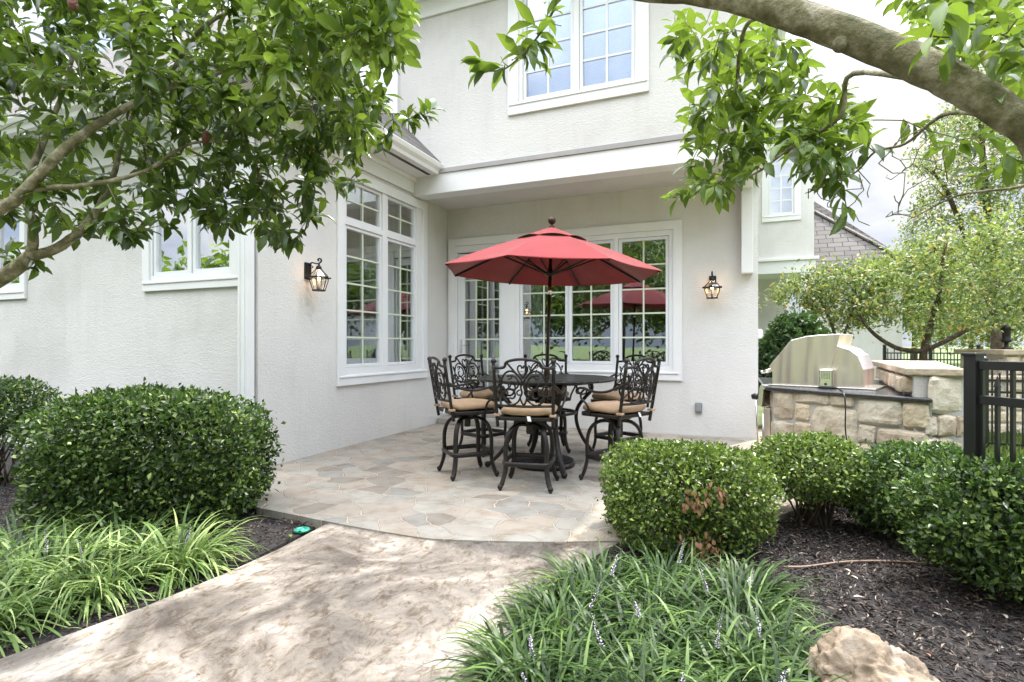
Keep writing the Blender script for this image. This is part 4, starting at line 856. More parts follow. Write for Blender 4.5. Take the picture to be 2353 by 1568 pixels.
for i, (a, b, c, d_) in enumerate([(.05, .98, .80, 1.09), (-.02, .2, .62, .76), (.28, .7, .62, .77), (.75, .99, .60, .78), (.02, .26, .40, .58), (.30, .62, .38, .59), (.66, .98, .36, .57), (0, .4, .15, .36), (.45, .98, .12, .33), (.0, .98, -.08, .10)]): stone(m, a*el-.014, b*el+.014, c-.014, d_+.014, -.022, .01, i+40, .011)
# raised wall side facing the grill
dB = (Vector((1.68, 8.1, 0))-Rp).normalized(); nB = Vector((-dB.y, dB.x, 0))
m.T = TI(Vector((1.67, 8.08, 0)), -dB, nB)
for i in range(5): stone(m, i*.52+.02, i*.52+.48, CZ+.01, 1.09, -.05-.1*(i/4), .02, i+70, .015)
m.T = None
# front of the island under the grill controls
m.T = TI(Vector((.38, 8.1, 0)), Vector((0, -1, 0)), Vector((-1, 0, 0)))
for i in range(4):
    for j in range(3): stone(m, i*.45+.02, i*.45+.43, j*.3, j*.3+.27, -.03, .02, i*5+j+90)
m.T = None; m.build('stonework', M_STONE, isl, tone=True)
m = MB(); c_ = [Rp-dirn*.16+nrm*.03-nrm*.02, EP2+nrm*.04+dE*.0, Vector((EP2.x+.55, 8.15, 0)), Vector((1.60, 8.15, 0))]
m.prism([(p.x, p.y) for p in c_], 1.101, 1.165); m.build('wall_cap', M_CAP, isl, bevel=.012)
q = Rp+dB*.42; m = MB(TI(q, dB, nB)); m.box(-.04, .04, -.11, -.09, .97, 1.08); m.box(-.03, .03, -.12, -.10, .985, 1.065); tag(m.build('outlet_box', M_STEELB, bevel=.004), 'small metal outlet plate on the raised stone wall beside the grill', 'outlet')
# gas grill
GL, GR = Vector((.366, 6.495, 0)), Vector((1.198, 6.19, 0)); gd = (GR-GL).normalized(); gn = Vector((gd.y, -gd.x, 0))
gr = tag(empty('gas_grill', GL+Vector((0, 0, CZ+.005)), math.atan2(gd.y, gd.x)), 'stainless steel built in gas grill with closed hood on the stone island', 'grill')
def gprism(prof, y0, y1, name, mat, parent, bev=.006):
    mm = MB(); k = len(prof); mm.add([(u, y0, z) for u, z in prof]+[(u, y1, z) for u, z in prof], [tuple(range(k)), tuple(range(2*k-1, k-1, -1))]+[(i, k+i, k+(i+1) % k, (i+1) % k) for i in range(k)]); return mm.build(name, mat, parent, bevel=bev)
# side silhouettes (u along the side from the front, z above the counter)
gprism([(.60, .0), (.84, .0), (.84, .19), (.79, .33), (.72, .39), (.63, .42), (.50, .43), (.50, .0)], .012, .60, 'firebox_back', M_STEEL, gr)
hood = gprism([(.0, .0), (.0, .14), (-.035, .20), (.185, .485), (.33, .525), (.48, .54), (.645, .545), (.565, .20), (.565, .0)], -.004, .62, 'hood', M_STEEL, gr)
gprism([(.0, .0), (-.11, .0), (-.13, -.03), (-.16, -.24), (-.10, -.25), (-.085, -.05), (.0, -.045)], -.01, .63, 'control_panel', M_STEELB, gr)
m = MB(); m.box(-.03, .95, -.035, .64, -.004, .010); m.build('trim_flange', M_STEELB, gr, bevel=.003)
m = MB(); m.tube([(-.125, .04, .135), (-.125, .58, .135)], .016, 10)
for y in (.06, .56): m.tube([(-.03, y, .17), (-.125, y, .135)], .012, 8)
m.build('hood_handle', M_STEELB, gr)
for k in range(4):
    m = MB(); y = .03+k*.17; c0 = Vector((-.150, y, -.13)); m.tube([c0, c0+Vector((-.03, 0, -.006)), c0+Vector((-.07, 0, -.014))], [.036, .036, .028], 12); m.build('knob', M_KNOB, gr)
for (u, zz0, zz1) in ((-.155, -.78, -.12), (-.10, -.85, -.32)):
    m = MB(); m.tube([(u, .02, zz0), (u-.02 if u < -.12 else u, .02, zz1)], .011, 8); m.tube([(u+.04, .02, zz1), (u, .02, zz1)], .010, 8); m.tube([(u+.04, .02, zz0), (u, .02, zz0)], .010, 8); m.build('door_handle', M_STEELB, gr)
m = MB(); m.box(-.085, -.02, .0, .62, -.88, -.255); m.build('access_door', M_STEEL, gr, bevel=.005)
mo = MB(); mo.box(.475, .60, -.105, -.012, .01, .19); rotm = mo.build('rotisserie_motor', M_STEELB, gr, bevel=.012)
mo = MB()
for i in range(6):
    for j in range(6): x, z = .497+i*.014, .095+j*.013; mo.box(x, x+.007, -.1075, -.104, z, z+.007)
mo.box(.527, .547, -.112, -.104, .03, .052); mo.build('vent_holes', M_KNOB, rotm)
mo = MB(); mo.box(.46, .62, -.11, -.008, -.0, .012); mo.build('motor_foot', M_KNOB, rotm, bevel=.004)
cord = [GL+gd*.57+gn*(.09)+Vector((0, 0, CZ+.01)), GL+gd*.64+gn*.2+Vector((0, 0, CZ+.018)), GL+gd*.68+gn*.42+Vector((0, 0, CZ+.015)), GL+gd*.70+gn*.525+Vector((0, 0, CZ-.04))]
q = PD(1942, 915, 4.92); cord = [cord[0], PD(1925, 893, 5.4), PD(1938, 903, 4.95), PD(1942, 935, 4.90), PD(1942, 985, 4.90), PD(1946, 1018, 4.88)]
m = MB(); m.tube(catmull(cord, 6), .006, 8); e = cord[-1]; m.lathe([(.010, .02), (.018, .0), (.018, -.035), (.010, -.04)], e, 10); tag(m.build('power_cord', M_KNOB), 'black power cord hanging from the grill motor over the counter edge', 'cord')

# ================================================================ FENCE, PILLAR, BACKGROUND FENCE
fe = tag(empty('metal_fence'), 'black metal picket fence section at the right edge of the frame', 'fence')
A = CP((2237-1176)/1241*3.25, 3.25); fd = CP(.22, -1).normalized(); fd = Vector((fd.x, fd.y, 0)).normalized(); fn = Vector((fd.y, -fd.x, 0))
TF = lambda x, y, z: (A.x+fd.x*x+fn.x*y, A.y+fd.y*x+fn.y*y, z)
m = MB(TF); m.box(-.035, .035, -.035, .035, -.1, 1.295); m.box(-.042, .042, -.042, .042, 1.29, 1.308); m.build('post', M_FENCE, fe, bevel=.004)
for z in (1.235, 1.03, .14): m = MB(TF); m.box(.036, 2.2, -.016, .016, z-.026, z+.026); m.build('rail', M_FENCE, fe, bevel=.003)
for k in range(26):
    x = .050+k*.080; tall = k % 2 == 0; m = MB(TF); zt = 1.209 if tall else 1.11
    m.box(x-.009, x+.009, -.0095, .0095, .0, zt)
    if not tall: m.add([(x-.013, -.013, zt), (x+.013, -.013, zt), (x+.013, .013, zt), (x-.013, .013, zt), (x, 0, zt+.07)], [(0, 1, 4), (1, 2, 4), (2, 3, 4), (3, 0, 4), (3, 2, 1, 0)])
    m.build('picket', M_FENCE, fe)
pi = tag(empty('stone_pillar', CP((2312-1176)/1241*9.2, 9.2), YAW), 'buff stone garden pillar with flat cap and small lamp on top', 'pillar')
m = MB(); m.box(-.42, .42, -.42, .42, -.1, 1.20); m.build('core', M_MORTAR, pi)
m = MB()
for sd in range(4):
    a = sd*math.pi/2; m.T = lambda x, y, z, a=a: (x*math.cos(a)-(y-.42)*-math.sin(a)*-1, x*math.sin(a)+(y-.42)*math.cos(a), z)
    z = -.05; rw = random.Random(sd)
    while z < 1.15:
        h = rw.uniform(.14, .2); x = -.42
        h = min(h, 1.2-z)
        while x < .40: w = rw.uniform(.18, .36); w = min(w, .42-x); stone(m, x+.008, x+w-.008, z+.008, z+h-.008, -.035, .02, int((x+z)*100)+sd*7+300); x += w
        z += h
m.T = None; m.build('stonework', M_STONE, pi, tone=True); m = MB(); m.box(-.5, .5, -.5, .5, 1.201, 1.29); m.build('cap', M_CAP, pi, bevel=.02)
m = MB(); m.lathe([(.10, 1.292), (.10, 1.31), (.03, 1.33), (.03, 1.40), (.075, 1.42), (.08, 1.45), (.06, 1.46), (.06, 1.60), (.1, 1.62), (.03, 1.70), (.01, 1.72)], n=12); m.build('lamp', M_IRON2, pi)
def iron_fence(a, b, h, n, label, nm='garden_fence', post_every=14):
    f = tag(empty(nm), label, 'fence'); a, b = Vector(a), Vector(b); L_ = (b-a).length; u = (b-a)/L_
    m = MB()
    for z in (h, h-.16, .12): m.bar(a+Vector((0, 0, z)), b+Vector((0, 0, z)), .025, .03)
    m.build('rails', M_FENCE, f); m = MB()
    for k in range(n+1): p = a+u*(L_*k/n); m.box(p.x-.009, p.x+.009, p.y-.009, p.y+.009, 0, h+(.12 if k % 2 else .0))
    o = m.build('pickets', M_FENCE, f); o['kind'] = 'stuff'
    for k in range(0, n+1, post_every): p = a+u*(L_*k/n); m = MB(); m.box(p.x-.035, p.x+.035, p.y-.035, p.y+.035, -.1, h+.14); m.ball((p.x, p.y, h+.18), .045); m.build('post', M_FENCE, f)
iron_fence(CP((2032-1176)/1241*13.5, 13.5), CP((2480-1176)/1241*12.5, 12.5), 1.17, 56, 'long black iron garden fence behind the airy trees')
iron_fence(CP((2262-1176)/1241*7.4, 7.4, -.1), CP((2560-1176)/1241*6.8, 6.8, -.1), .98, 16, 'low black iron fence seen between the near fence pickets')
# low stone wall beside the pillar
lw = tag(empty('garden_wall'), 'low buff stone garden wall running right from the lamp pillar', 'wall')
a0, b0 = CP((2200-1176)/1241*8.6, 8.6), CP((2600-1176)/1241*8.3, 8.3); d0 = (b0-a0).normalized(); n0 = Vector((d0.y, -d0.x, 0)); m = MB(TI(a0, d0, n0)); m.box(0, (b0-a0).length, 0, .35, -.1, .80); m.build('core', M_MORTAR, lw)
m = MB(TI(a0, d0, n0)); z = -.05; rw = random.Random(5)
while z < .78:
    h = min(rw.uniform(.14, .2), .82-z); x = 0
    while x < (b0-a0).length-.1: w = rw.uniform(.22, .45); stone(m, x+.01, x+w-.01, z+.008, z+h-.008, -.03, .02, int(x*50+z*70)+500); x += w
    z += h
m.build('stonework', M_STONE, lw, tone=True); m = MB(TI(a0, d0, n0)); m.box(-.03, (b0-a0).length, -.06, .40, .801, .87); m.build('cap', M_CAP, lw, bevel=.015)
#FOLIAGE
# ================================================================ SHRUBS
def shrub(name, lab, c, a, b, zc, hz, n, mat, Lf, p=2.6, seed=1, templ=T_SM, cat='shrub', stems=10, thick=.16, lumps=.10, rz=YAW, bare=0., group=None, squash=1.):
    """clipped shrub: leaves through an uneven shell, and stems that carry them"""
    t = tag(empty(name, (c.x, c.y, -.06)), lab, cat, group); rg = np.random.default_rng(seed)
    v = unit(rg.normal(size=(n, 3))); v[:, 2] = np.where(v[:, 2] < -.75, -v[:, 2], v[:, 2])
    r = (np.abs(v[:, 0])**p+np.abs(v[:, 1])**p+np.abs(v[:, 2])**p)**(-1/p)
    ph = rg.random(6)*6.28; bump = 0
    for k, fq in enumerate((2.1, 3.7, 6.3, 9.7, 15.)): bump = bump+np.sin(v[:, 0]*fq*1.3+ph[k])*np.sin(v[:, 1]*fq+ph[k-1]*2)*np.cos(v[:, 2]*fq*1.1+ph[(k+2) % 6])/(1+k*.55)
    depth = np.abs(rg.normal(0, thick, n)); stray = (rg.random(n) < .05)*rg.random(n)*.12
    f = np.clip(1+lumps*bump-depth+stray, .15, 1.25)
    q = v*(r*f)[:, None]*np.array([a, b, hz]); 
    if bare > 0:
        k = ~((q[:, 2] < -hz*(1-bare*2)) & (rg.random(n) < .8)); q, v = q[k], v[k]
    n = len(q); cs, sn = math.cos(rz), math.sin(rz); X = q[:, 0]*cs-q[:, 1]*sn; Y = q[:, 0]*sn+q[:, 1]*cs; Z = q[:, 2]+zc+.06
    vx = v[:, 0]*cs-v[:, 1]*sn; vy = v[:, 0]*sn+v[:, 1]*cs; out = np.stack([vx/a, vy/b, v[:, 2]/hz], 1); out = unit(out)
    D = unit(out*.6+rg.normal(0, .9, (n, 3))+np.array([0, 0, .25])); Nn = unit(out*.8+rg.normal(0, .7, (n, 3))+np.array([0, 0, .5]))
    tone = np.clip(.42+.27*rg.normal(size=n)+.22*v[:, 2]*0+.15*bump[:n]*0, 0, 1)
    tone = np.where(rg.random(n) < .02, 1, tone)
    leaves('foliage', np.stack([X, Y, Z], 1), D, Nn, rg.uniform(.45, 1.35, n)*Lf, rg.uniform(.38, .72, n)*Lf, mat, t, templ, tone)
    m = MB(); rs = random.Random(seed)
    for k in range(stems*3):
        aa = rs.random()*6.283; f = rs.uniform(.3, .85); z1 = rs.uniform(.2, .95)*hz; e = Vector((a*f*math.cos(aa)*cs-b*f*math.sin(aa)*sn, a*f*math.cos(aa)*sn+b*f*math.sin(aa)*cs, zc+.06+z1*.8))
        s0 = Vector((rs.uniform(-.25, .25)*a, rs.uniform(-.25, .25)*b, 0)); mid = s0.lerp(e, .5)+Vector((rs.uniform(-.05, .05), rs.uniform(-.05, .05), .05))
        m.tube(catmull([s0, mid, e], 4), [.009-.0007*i for i in range(9)], 5)
    m.build('stems', M_BARK2, t); return t
def cpix(x, d): return CP((x-1176)/1241*d, d)
HB = cpix(348, 4.42)
shrub('clipped_hedge', 'large clipped dark green holly hedge against the left wing wall', HB, .87, .60, .41, .55, 33000, M_HOL, .048, p=3.8, seed=3, lumps=.105, thick=.22)
shrub('loose_shrub', 'thin shrub with bare lower stems at the far left edge', cpix(-10, 5.5), .62, .5, .62, .38, 6500, M_HOL, .05, p=2.4, seed=4, bare=.2, thick=.3)
B1 = cpix(1568, 3.85); shrub('round_shrub', 'bright round clipped shrub with brown dead patches beside the front right chair', B1, .59, .50, .29, .37, 22000, M_HOLR, .037, p=2.8, seed=5, lumps=.12, thick=.24)
shrub('round_shrub', 'middle clipped shrub with exposed woody stems below the grill', cpix(1866, 4.25), .47, .42, .37, .27, 13000, M_HOLR, .036, p=2.4, seed=6, lumps=.12, bare=.18, thick=.2, stems=16)
shrub('round_shrub', 'low spreading shrub between the stemmed shrub and the large right shrub', cpix(2125, 3.95), .54, .44, .27, .36, 15000, M_HOL, .038, p=2.2, seed=8, lumps=.1, thick=.22)
shrub('round_shrub', 'largest clipped shrub cut off by the right frame edge in front of the fence', cpix(2370, 3.05), .62, .42, .33, .37, 19000, M_HOL, .041, p=2.3, seed=9, lumps=.14, thick=.24)
# dead brown leaves on the round shrub
def deadpatch(lst, parent):
    P = []; D = []
    for (x, y, d, n, s) in lst:
        for k in range(n): q = PD(x+rnd.gauss(0, s), y+rnd.gauss(0, s*.9), d+rnd.uniform(-.03, .03)); P.append(tuple(q-parent.location)); D.append((rnd.uniform(-.5, .5), rnd.uniform(-.5, .5), -1))
    n = len(P); leaves('dead_leaves', P, D, rng.normal(size=(n, 3))+np.array([0, -1., .3]), rng.uniform(.03, .05, n), rng.uniform(.016, .026, n), M_DEAD, parent, T_MED)
t5 = [o for o in bpy.data.objects if o.name == 'round_shrub'][0]
deadpatch([(1598, 1150, 3.33, 34, 16), (1650, 1128, 3.34, 14, 16), (1625, 1255, 3.34, 45, 22), (1605, 1285, 3.34, 12, 14)], t5)
# ================================================================ LIRIOPE
def liriope(lt, d, lab, n=230, rad=.10, Lb=.38, seed=1, flowers=0, lean=(0, 0), mat=M_LIR, wd=.0085, tshift=0.):
    c = CP(lt, d); t = tag(empty('liriope_clump', (c.x, c.y, -.06)), lab, 'plant', 'liriope clumps edging the path'); rg = np.random.default_rng(seed)
    a = rg.random(n)*6.283; r0 = np.sqrt(rg.random(n))*rad; P0 = np.stack([r0*np.cos(a), r0*np.sin(a), np.zeros(n)], 1)
    b = a+rg.normal(0, .7, n); H = np.stack([np.cos(b), np.sin(b), np.zeros(n)], 1); L = Lb*rg.uniform(.6, 1.25, n); el = rg.uniform(.30, 1.20, n); K = 8
    H[:, 0] += lean[0]; H[:, 1] += lean[1]
    curv = rg.uniform(1.3, 3.0, n); pos = P0.copy(); ang = el.copy(); V = []; S = unit(np.cross(H, np.array([0, 0, 1.]))); w = wd*rg.uniform(.7, 1.3, n)
    for k in range(K+1):
        f = k/K; ww = w*(1 if f < .55 else max(.12, (1-f)/.45)); V.append(pos-S*ww[:, None]*.5 if hasattr(ww, '__len__') else pos); V.append(pos+S*ww[:, None]*.5)
        st = L/K; pos = pos+np.stack([H[:, 0]*np.cos(ang)*st, H[:, 1]*np.cos(ang)*st, np.sin(ang)*st], 1); ang = ang-curv/K*(.4+1.3*f)
        pos[:, 2] = np.maximum(pos[:, 2], .008+.01*rg.random(n))
    V = np.stack(V, 1); kk = 2*(K+1); F = []
    base = np.array([(2*k, 2*k+1, 2*k+3, 2*k+2) for k in range(K)]); loops = (base[None]+(np.arange(n)*kk)[:, None, None]).reshape(-1)
    me = bpy.data.meshes.new('blades'); me.vertices.add(n*kk); me.vertices.foreach_set('co', V.reshape(-1)); me.loops.add(len(loops)); me.loops.foreach_set('vertex_index', loops.astype(np.int32)); me.polygons.add(len(loops)//4); me.polygons.foreach_set('loop_start', (np.arange(len(loops)//4)*4).astype(np.int32)); me.update(calc_edges=True)
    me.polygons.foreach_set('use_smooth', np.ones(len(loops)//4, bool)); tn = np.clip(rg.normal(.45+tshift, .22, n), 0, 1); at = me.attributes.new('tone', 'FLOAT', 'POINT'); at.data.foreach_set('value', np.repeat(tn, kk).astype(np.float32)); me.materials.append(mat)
    o = bpy.data.objects.new('blades', me); COL.objects.link(o); o.parent = t
    rs = random.Random(seed)
    for k in range(1 if flowers else 0):
        aa = rs.random()*6.283; rr = rs.uniform(.03, .22); b0 = Vector((rr*.3*math.cos(aa), rr*.3*math.sin(aa), .02)); e = Vector((rr*math.cos(aa), rr*math.sin(aa), rs.uniform(.20, .33))); hs_ = rs.uniform(.6, 1.05)
        P = []; D = []; nn = 46
        for j in range(nn): f = .5+.5*j/nn; q = b0.lerp(e, f)+Vector((rs.gauss(0, .0025), rs.gauss(0, .0025), 0)); ph = j*2.4+rs.uniform(-.6, .6); P.append(tuple(q)); D.append((math.cos(ph), math.sin(ph), .5))
        m = MB(); m.tube([b0, b0.lerp(e, .5), e], .0016, 5); st_ = m.build('flower_spike', M_LIL if False else MATS['liriope_blade'], t)
        lf = leaves('florets', P, D, np.tile(np.array([0, 0, 1.]), (nn, 1)), np.linspace(.017, .006, nn)*hs_*rg.uniform(.6, 1.2, nn), np.linspace(.012, .005, nn)*hs_, M_LIL, st_, T_MED)
    return t
Rl = [(.48, 3.02, 'upper left clump of the right liriope bed at the path bend', 3), (.88, 3.06, 'liriope clump directly below the round brown patched shrub', 3), (1.24, 2.92, 'liriope clump at the right rear by the bare mulch', 4),
      (.28, 2.66, 'liriope clump on the path edge below the upper left one', 2), (.68, 2.66, 'liriope clump in the middle of the right bed', 4), (1.04, 2.60, 'liriope clump right of the middle one in the right bed', 4),
      (.10, 2.28, 'liriope clump spilling furthest onto the concrete path', 3), (.46, 2.28, 'liriope clump in front centre of the right bed', 4), (.82, 2.24, 'liriope clump with tall lilac spikes near the boulder', 4), (1.12, 2.28, 'liriope clump touching the left side of the boulder', 4),
      (.12, 1.98, 'liriope clump at the bottom frame edge beside the path', 3), (.56, 1.93, 'liriope clump at the bottom frame edge in mid bed', 4), (.92, 1.95, 'liriope clump at the bottom frame edge beside the boulder', 4)]
for i, (lt, d, lab, fl) in enumerate(Rl): liriope(lt, d, lab, seed=20+i, flowers=fl, Lb=.36, n=360, rad=.16, wd=.0125, tshift=-.16)  # negative tone shift paints the bed's shade into the blade colour
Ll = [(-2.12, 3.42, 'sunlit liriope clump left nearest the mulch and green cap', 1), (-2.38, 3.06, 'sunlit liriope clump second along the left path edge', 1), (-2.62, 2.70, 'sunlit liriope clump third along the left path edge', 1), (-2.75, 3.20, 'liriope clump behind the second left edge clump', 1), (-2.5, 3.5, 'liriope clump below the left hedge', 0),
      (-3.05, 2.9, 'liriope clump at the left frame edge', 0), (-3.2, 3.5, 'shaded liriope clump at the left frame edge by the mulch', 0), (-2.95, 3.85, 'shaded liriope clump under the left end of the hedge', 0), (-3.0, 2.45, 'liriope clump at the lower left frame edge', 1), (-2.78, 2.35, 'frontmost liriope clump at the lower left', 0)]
for i, (lt, d, lab, fl) in enumerate(Ll): liriope(lt, d, lab, seed=60+i, flowers=fl, Lb=.45, n=320, rad=.15, wd=.015, tshift=.25 if i < 4 else .05)  # larger tone shift paints sunlight into the first clumps' blade colour
# ================================================================ ROCK, CAP, HOSE, FALLEN LEAVES
def boulder(name, lab, c, sx, sy, sz, seed, sub=6, parent=None, group=None):
    import bmesh
    bm = bmesh.new(); bmesh.ops.create_icosphere(bm, subdivisions=sub, radius=1.)
    for v in bm.verts:
        p = v.co.normalized(); s1 = Vector((seed*7.3, seed*2.1, seed)); n1 = mnoise.noise(p*1.3+s1)*.35; n2 = abs(mnoise.noise(p*2.6+s1))*.22; n3 = -abs(mnoise.noise(p*4.5+s1))*.16-abs(mnoise.noise(p*11+s1))*.06+mnoise.noise(p*26+s1)*.022
        r = 1+n1-n2+n3; q = p*r; v.co = (q.x*sx, q.y*sy, max(q.z, -.6)*sz)
    me = bpy.data.meshes.new(name); bm.to_mesh(me); bm.free(); a = me.attributes.new('tone', 'FLOAT', 'POINT'); a.data.foreach_set('value', [.6]*len(me.vertices)); me.polygons.foreach_set('use_smooth', [True]*len(me.polygons))
    me.materials.append(M_ROCK); o = bpy.data.objects.new(name, me); COL.objects.link(o); o.location = c; tag(o, lab, 'rock', group); return o
rk = boulder('boulder', 'rough tan and pink boulder at the lower right frame edge', CP(1.38, 2.05, .02), .245, .24, .215, 3)
g = G(693, 1219, -.05); m = MB(); m.lathe([(.055, 0), (.06, .008), (.055, .016), (.04, .017), (.038, .012), (.02, .012), (.018, .018), (.005, .018)], (g.x, g.y, -.055), 20); tag(m.build('drain_cap', M_CAPG), 'small round green plastic cap in the mulch by the path', 'cap')
hp = [G(1795, 1303, -.04), G(1850, 1303, -.04), G(1930, 1293, -.035), G(2000, 1290, -.04), G(2080, 1292, -.04), G(2170, 1298, -.04)]
m = MB(); m.tube(catmull(hp, 5), .009, 8); tag(m.build('drip_hose', simple('brown_hose', (.16, .10, .07), .5)), 'thin brown drip hose lying on the mulch between the shrubs', 'hose')
FL = [(668, 1238, 'green', 'single green fallen leaf near the round green cap'), (2140, 1410, 'pale', 'large pale lobed fallen leaf on the dark mulch'), (2300, 1414, 'pale', 'pale fallen leaf on the mulch under the right shrub'), (1972, 1335, 'pale', 'buff fallen leaf behind the bare mulch patch'), (1960, 1375, 'pale', 'tan fallen leaf left of the bare mulch patch'), (2125, 1505, 'tan', 'small tan fallen leaf right of the boulder top'), (1945, 1462, 'pale', 'pale fallen leaf just behind the boulder'), (2250, 1375, 'tan', 'curled tan fallen leaf in front of the large right shrub'), (1955, 1318, 'pale', 'whitish fallen leaf beside the drip hose')]
M_PALE = leafmat('pale_leaf', [(0, (.45, .40, .33)), (1, (.6, .53, .42))], .7, .1)
for (x, y, kd, lab) in FL:
    q = G(x, y, -.045); s_ = .055 if kd != 'tan' else .035; o = leaves('fallen_leaf', [(0, 0, 0)], [(rnd.uniform(-1, 1), rnd.uniform(-1, 1), .1)], np.array([(.2, .1, 1.)]), np.array([s_]), np.array([s_*.5]), {'green': M_MAG2, 'pale': M_PALE, 'tan': M_DEAD}[kd], templ=T_BIG); o.location = (q.x, q.y, -.035); tag(o, lab, 'leaf')
nL = 0; PL = []
while len(PL) < 90:
    q = CP(rnd.uniform(-2.2, 1.2), rnd.uniform(2.0, 6.5))
    if inpoly(q.x, q.y, left_edge+right_edge+patio_front_back) and not inpoly(q.x, q.y, patio): PL.append((q.x, q.y, -.008))
    elif inpoly(q.x, q.y, patio) and q.x > XA+.2 and q.y < YB-.2 and rnd.random() < .5: PL.append((q.x, q.y, .004))
nL = len(PL); tag(leaves('leaf_litter', PL, np.stack([rng.normal(size=nL), rng.normal(size=nL), np.zeros(nL)+.05], 1), rng.normal(0, .15, (nL, 3))+np.array([0, 0, 1.]), rng.uniform(.006, .026, nL), rng.uniform(.003, .010, nL), M_DEAD, templ=T_SM), 'small dry leaf bits scattered over the paving', 'litter', kind='stuff')
# lawn blades beyond the fence
n = 16000; lat = rng.uniform(3.2, 8, n); dd = rng.uniform(3.6, 9, n); k = (lat/dd > .8)&(lat/dd < 1.05); lat, dd = lat[k], dd[k]; n = len(lat)
P = np.stack([dd*FX+lat*RX, dd*FY+lat*RY, np.full(n, -.13)], 1); D = rng.normal(0, .35, (n, 3))+np.array([0, 0, 1.]); tag(leaves('lawn_grass', P, D, rng.normal(size=(n, 3)), rng.uniform(.06, .22, n), rng.uniform(.006, .014, n), M_BGL, templ=T_SM, tone=rng.uniform(0, .7, n)), 'bright unmown grass beyond the black fence', 'grass', kind='stuff')

# ================================================================ FOREGROUND MAGNOLIAS
mt = tag(empty('magnolia_tree', CP(-4.3, 2.9, -.06)), 'large magnolia with glossy leaves hanging over the left of the frame', 'tree')
T = Tree()
base = CP(-4.3, 2.9, -.06)
tr = T.limb([base, CP(-4.05, 2.9, .9), PD(-420, 740, 2.95), PD(-120, 690, 2.95), PD(0, 640, 2.95), PD(70, 590, 2.95)], [.09, .075, .06, .047, .040, .036], k=5)
j1 = tr[-1]
l1 = T.limb([T.p[j1], PD(150, 560, 2.95), PD(215, 495, 3.0), PD(255, 420, 3.1), PD(280, 330, 3.2), PD(310, 250, 3.3)], [.030, .025, .022, .017, .012, .008], j1)
l2 = T.limb([PD(-150, 520, 2.7), PD(0, 480, 2.7), PD(55, 440, 2.7), PD(120, 370, 2.7), PD(190, 310, 2.75), PD(290, 245, 2.85), PD(390, 200, 2.95), PD(480, 175, 3.0), PD(640, 130, 3.1)], [.038, .030, .026, .024, .022, .018, .014, .010, .007], tr[8])
l3 = T.limb([T.p[l2[8]], PD(90, 435, 2.72), PD(200, 425, 2.75), PD(330, 395, 2.9), PD(440, 330, 3.1), PD(560, 330, 3.3)], [.016, .014, .012, .010, .008, .006], l2[8])
l4 = T.limb([T.p[j1], PD(75, 520, 2.9), PD(60, 430, 3.0), PD(110, 300, 3.2), PD(160, 160, 3.4), PD(200, -40, 3.5)], [.028, .022, .02, .016, .012, .008], j1)
l5 = T.limb([T.p[l2[-14]], PD(470, 60, 2.9), PD(640, -10, 2.8), PD(800, -60, 2.7)], [.014, .011, .009, .006], l2[-14])
l6 = T.limb([T.p[l2[-8]], PD(560, 230, 3.1), PD(700, 250, 3.2), PD(820, 260, 3.2), PD(930, 262, 3.15)], [.010, .009, .007, .005, .003], l2[-8])
l7 = T.limb([T.p[l3[-8]], PD(540, 400, 3.3), PD(640, 450, 3.35), PD(690, 480, 3.4)], [.007, .006, .005, .003], l3[-8])
P1a = [(-80, -80), (925, -80), (935, 60), (905, 160), (880, 260), (840, 330), (560, 260), (0, 180), (-80, 200)]
P1b = [(300, 200), (700, 220), (860, 300), (810, 370), (800, 410), (725, 420), (740, 480), (700, 510), (690, 570), (640, 575), (600, 530), (480, 520), (400, 490), (330, 400)]
P2 = [(-80, 180), (300, 200), (350, 330), (430, 480), (330, 530), (230, 540), (130, 600), (30, 600), (-80, 560)]
tg = sample_poly(P1a, 500, 2.5, 3.9)+sample_poly(P1b, 190, 3.0, 4.0)+sample_poly([(-300, -1100), (900, -1100), (960, -90), (-300, -90)], 130, 2.6, 4.2)+sample_poly(P2, 110, 2.7, 3.8)+sample_poly([(560, -80), (930, -80), (920, 150), (600, 160)], 90, 2.1, 2.7)  # unseen crown above the frame is added to shade path and hedge
for (x, y, d) in [(965, 262, 3.1), (940, 275, 3.1), (990, 250, 3.1), (905, 300, 3.2), (880, 330, 3.2), (815, 412, 3.3), (790, 430, 3.4), (735, 488, 3.4), (705, 505, 3.4), (655, 565, 3.4), (680, 550, 3.4), (640, 540, 3.5), (88, 612, 3.0), (60, 600, 3.0), (275, 535, 3.2), (300, 545, 3.2), (340, 525, 3.3), (400, 520, 3.3), (250, 520, 3.1), (1, 580, 3.)]: tg.append(PD(x, y, d))
ends = T.grow(tg, .10, .03)
T.mesh('branches', M_BARK, mt, .0022).location = -base
Pq, Dq, Nq, Lq = clusters(ends, 8, .108, 1.0, .18)
tone = np.clip(rng.normal(.42, .2, len(Pq)), 0, 1)
# lighter tone on the nearer leaves towards the right
rel = Pq-np.array([0, 0, EYE]); dd = rel@np.array([FX, FY, 0]); px = (rel@np.array([RX, RY, 0]))/dd*1241+1176; tone = np.clip(tone+np.where((px > 560) & (dd < 3.0), .28, 0), 0, 1)
leaves('foliage', Pq-np.array(tuple(base)), Dq, Nq, Lq, Lq*rng.uniform(.34, .50, len(Lq)), M_MAG, mt, T_BIG, tone)
for (x, y, d) in [(167, 8, 2.5), (472, 317, 3.0)]:
    m = MB(); q = PD(x, y, d)-base; m.lathe([(.004, -.035), (.018, -.02), (.022, .0), (.016, .025), (.004, .04)], q, 10); m.build('seed_pod', simple('seed_pod', (.15, .05, .03), .6, bump=1., bs=120, var=.5, vs=60) if 'seed_pod' not in MATS else MATS['seed_pod'], mt)

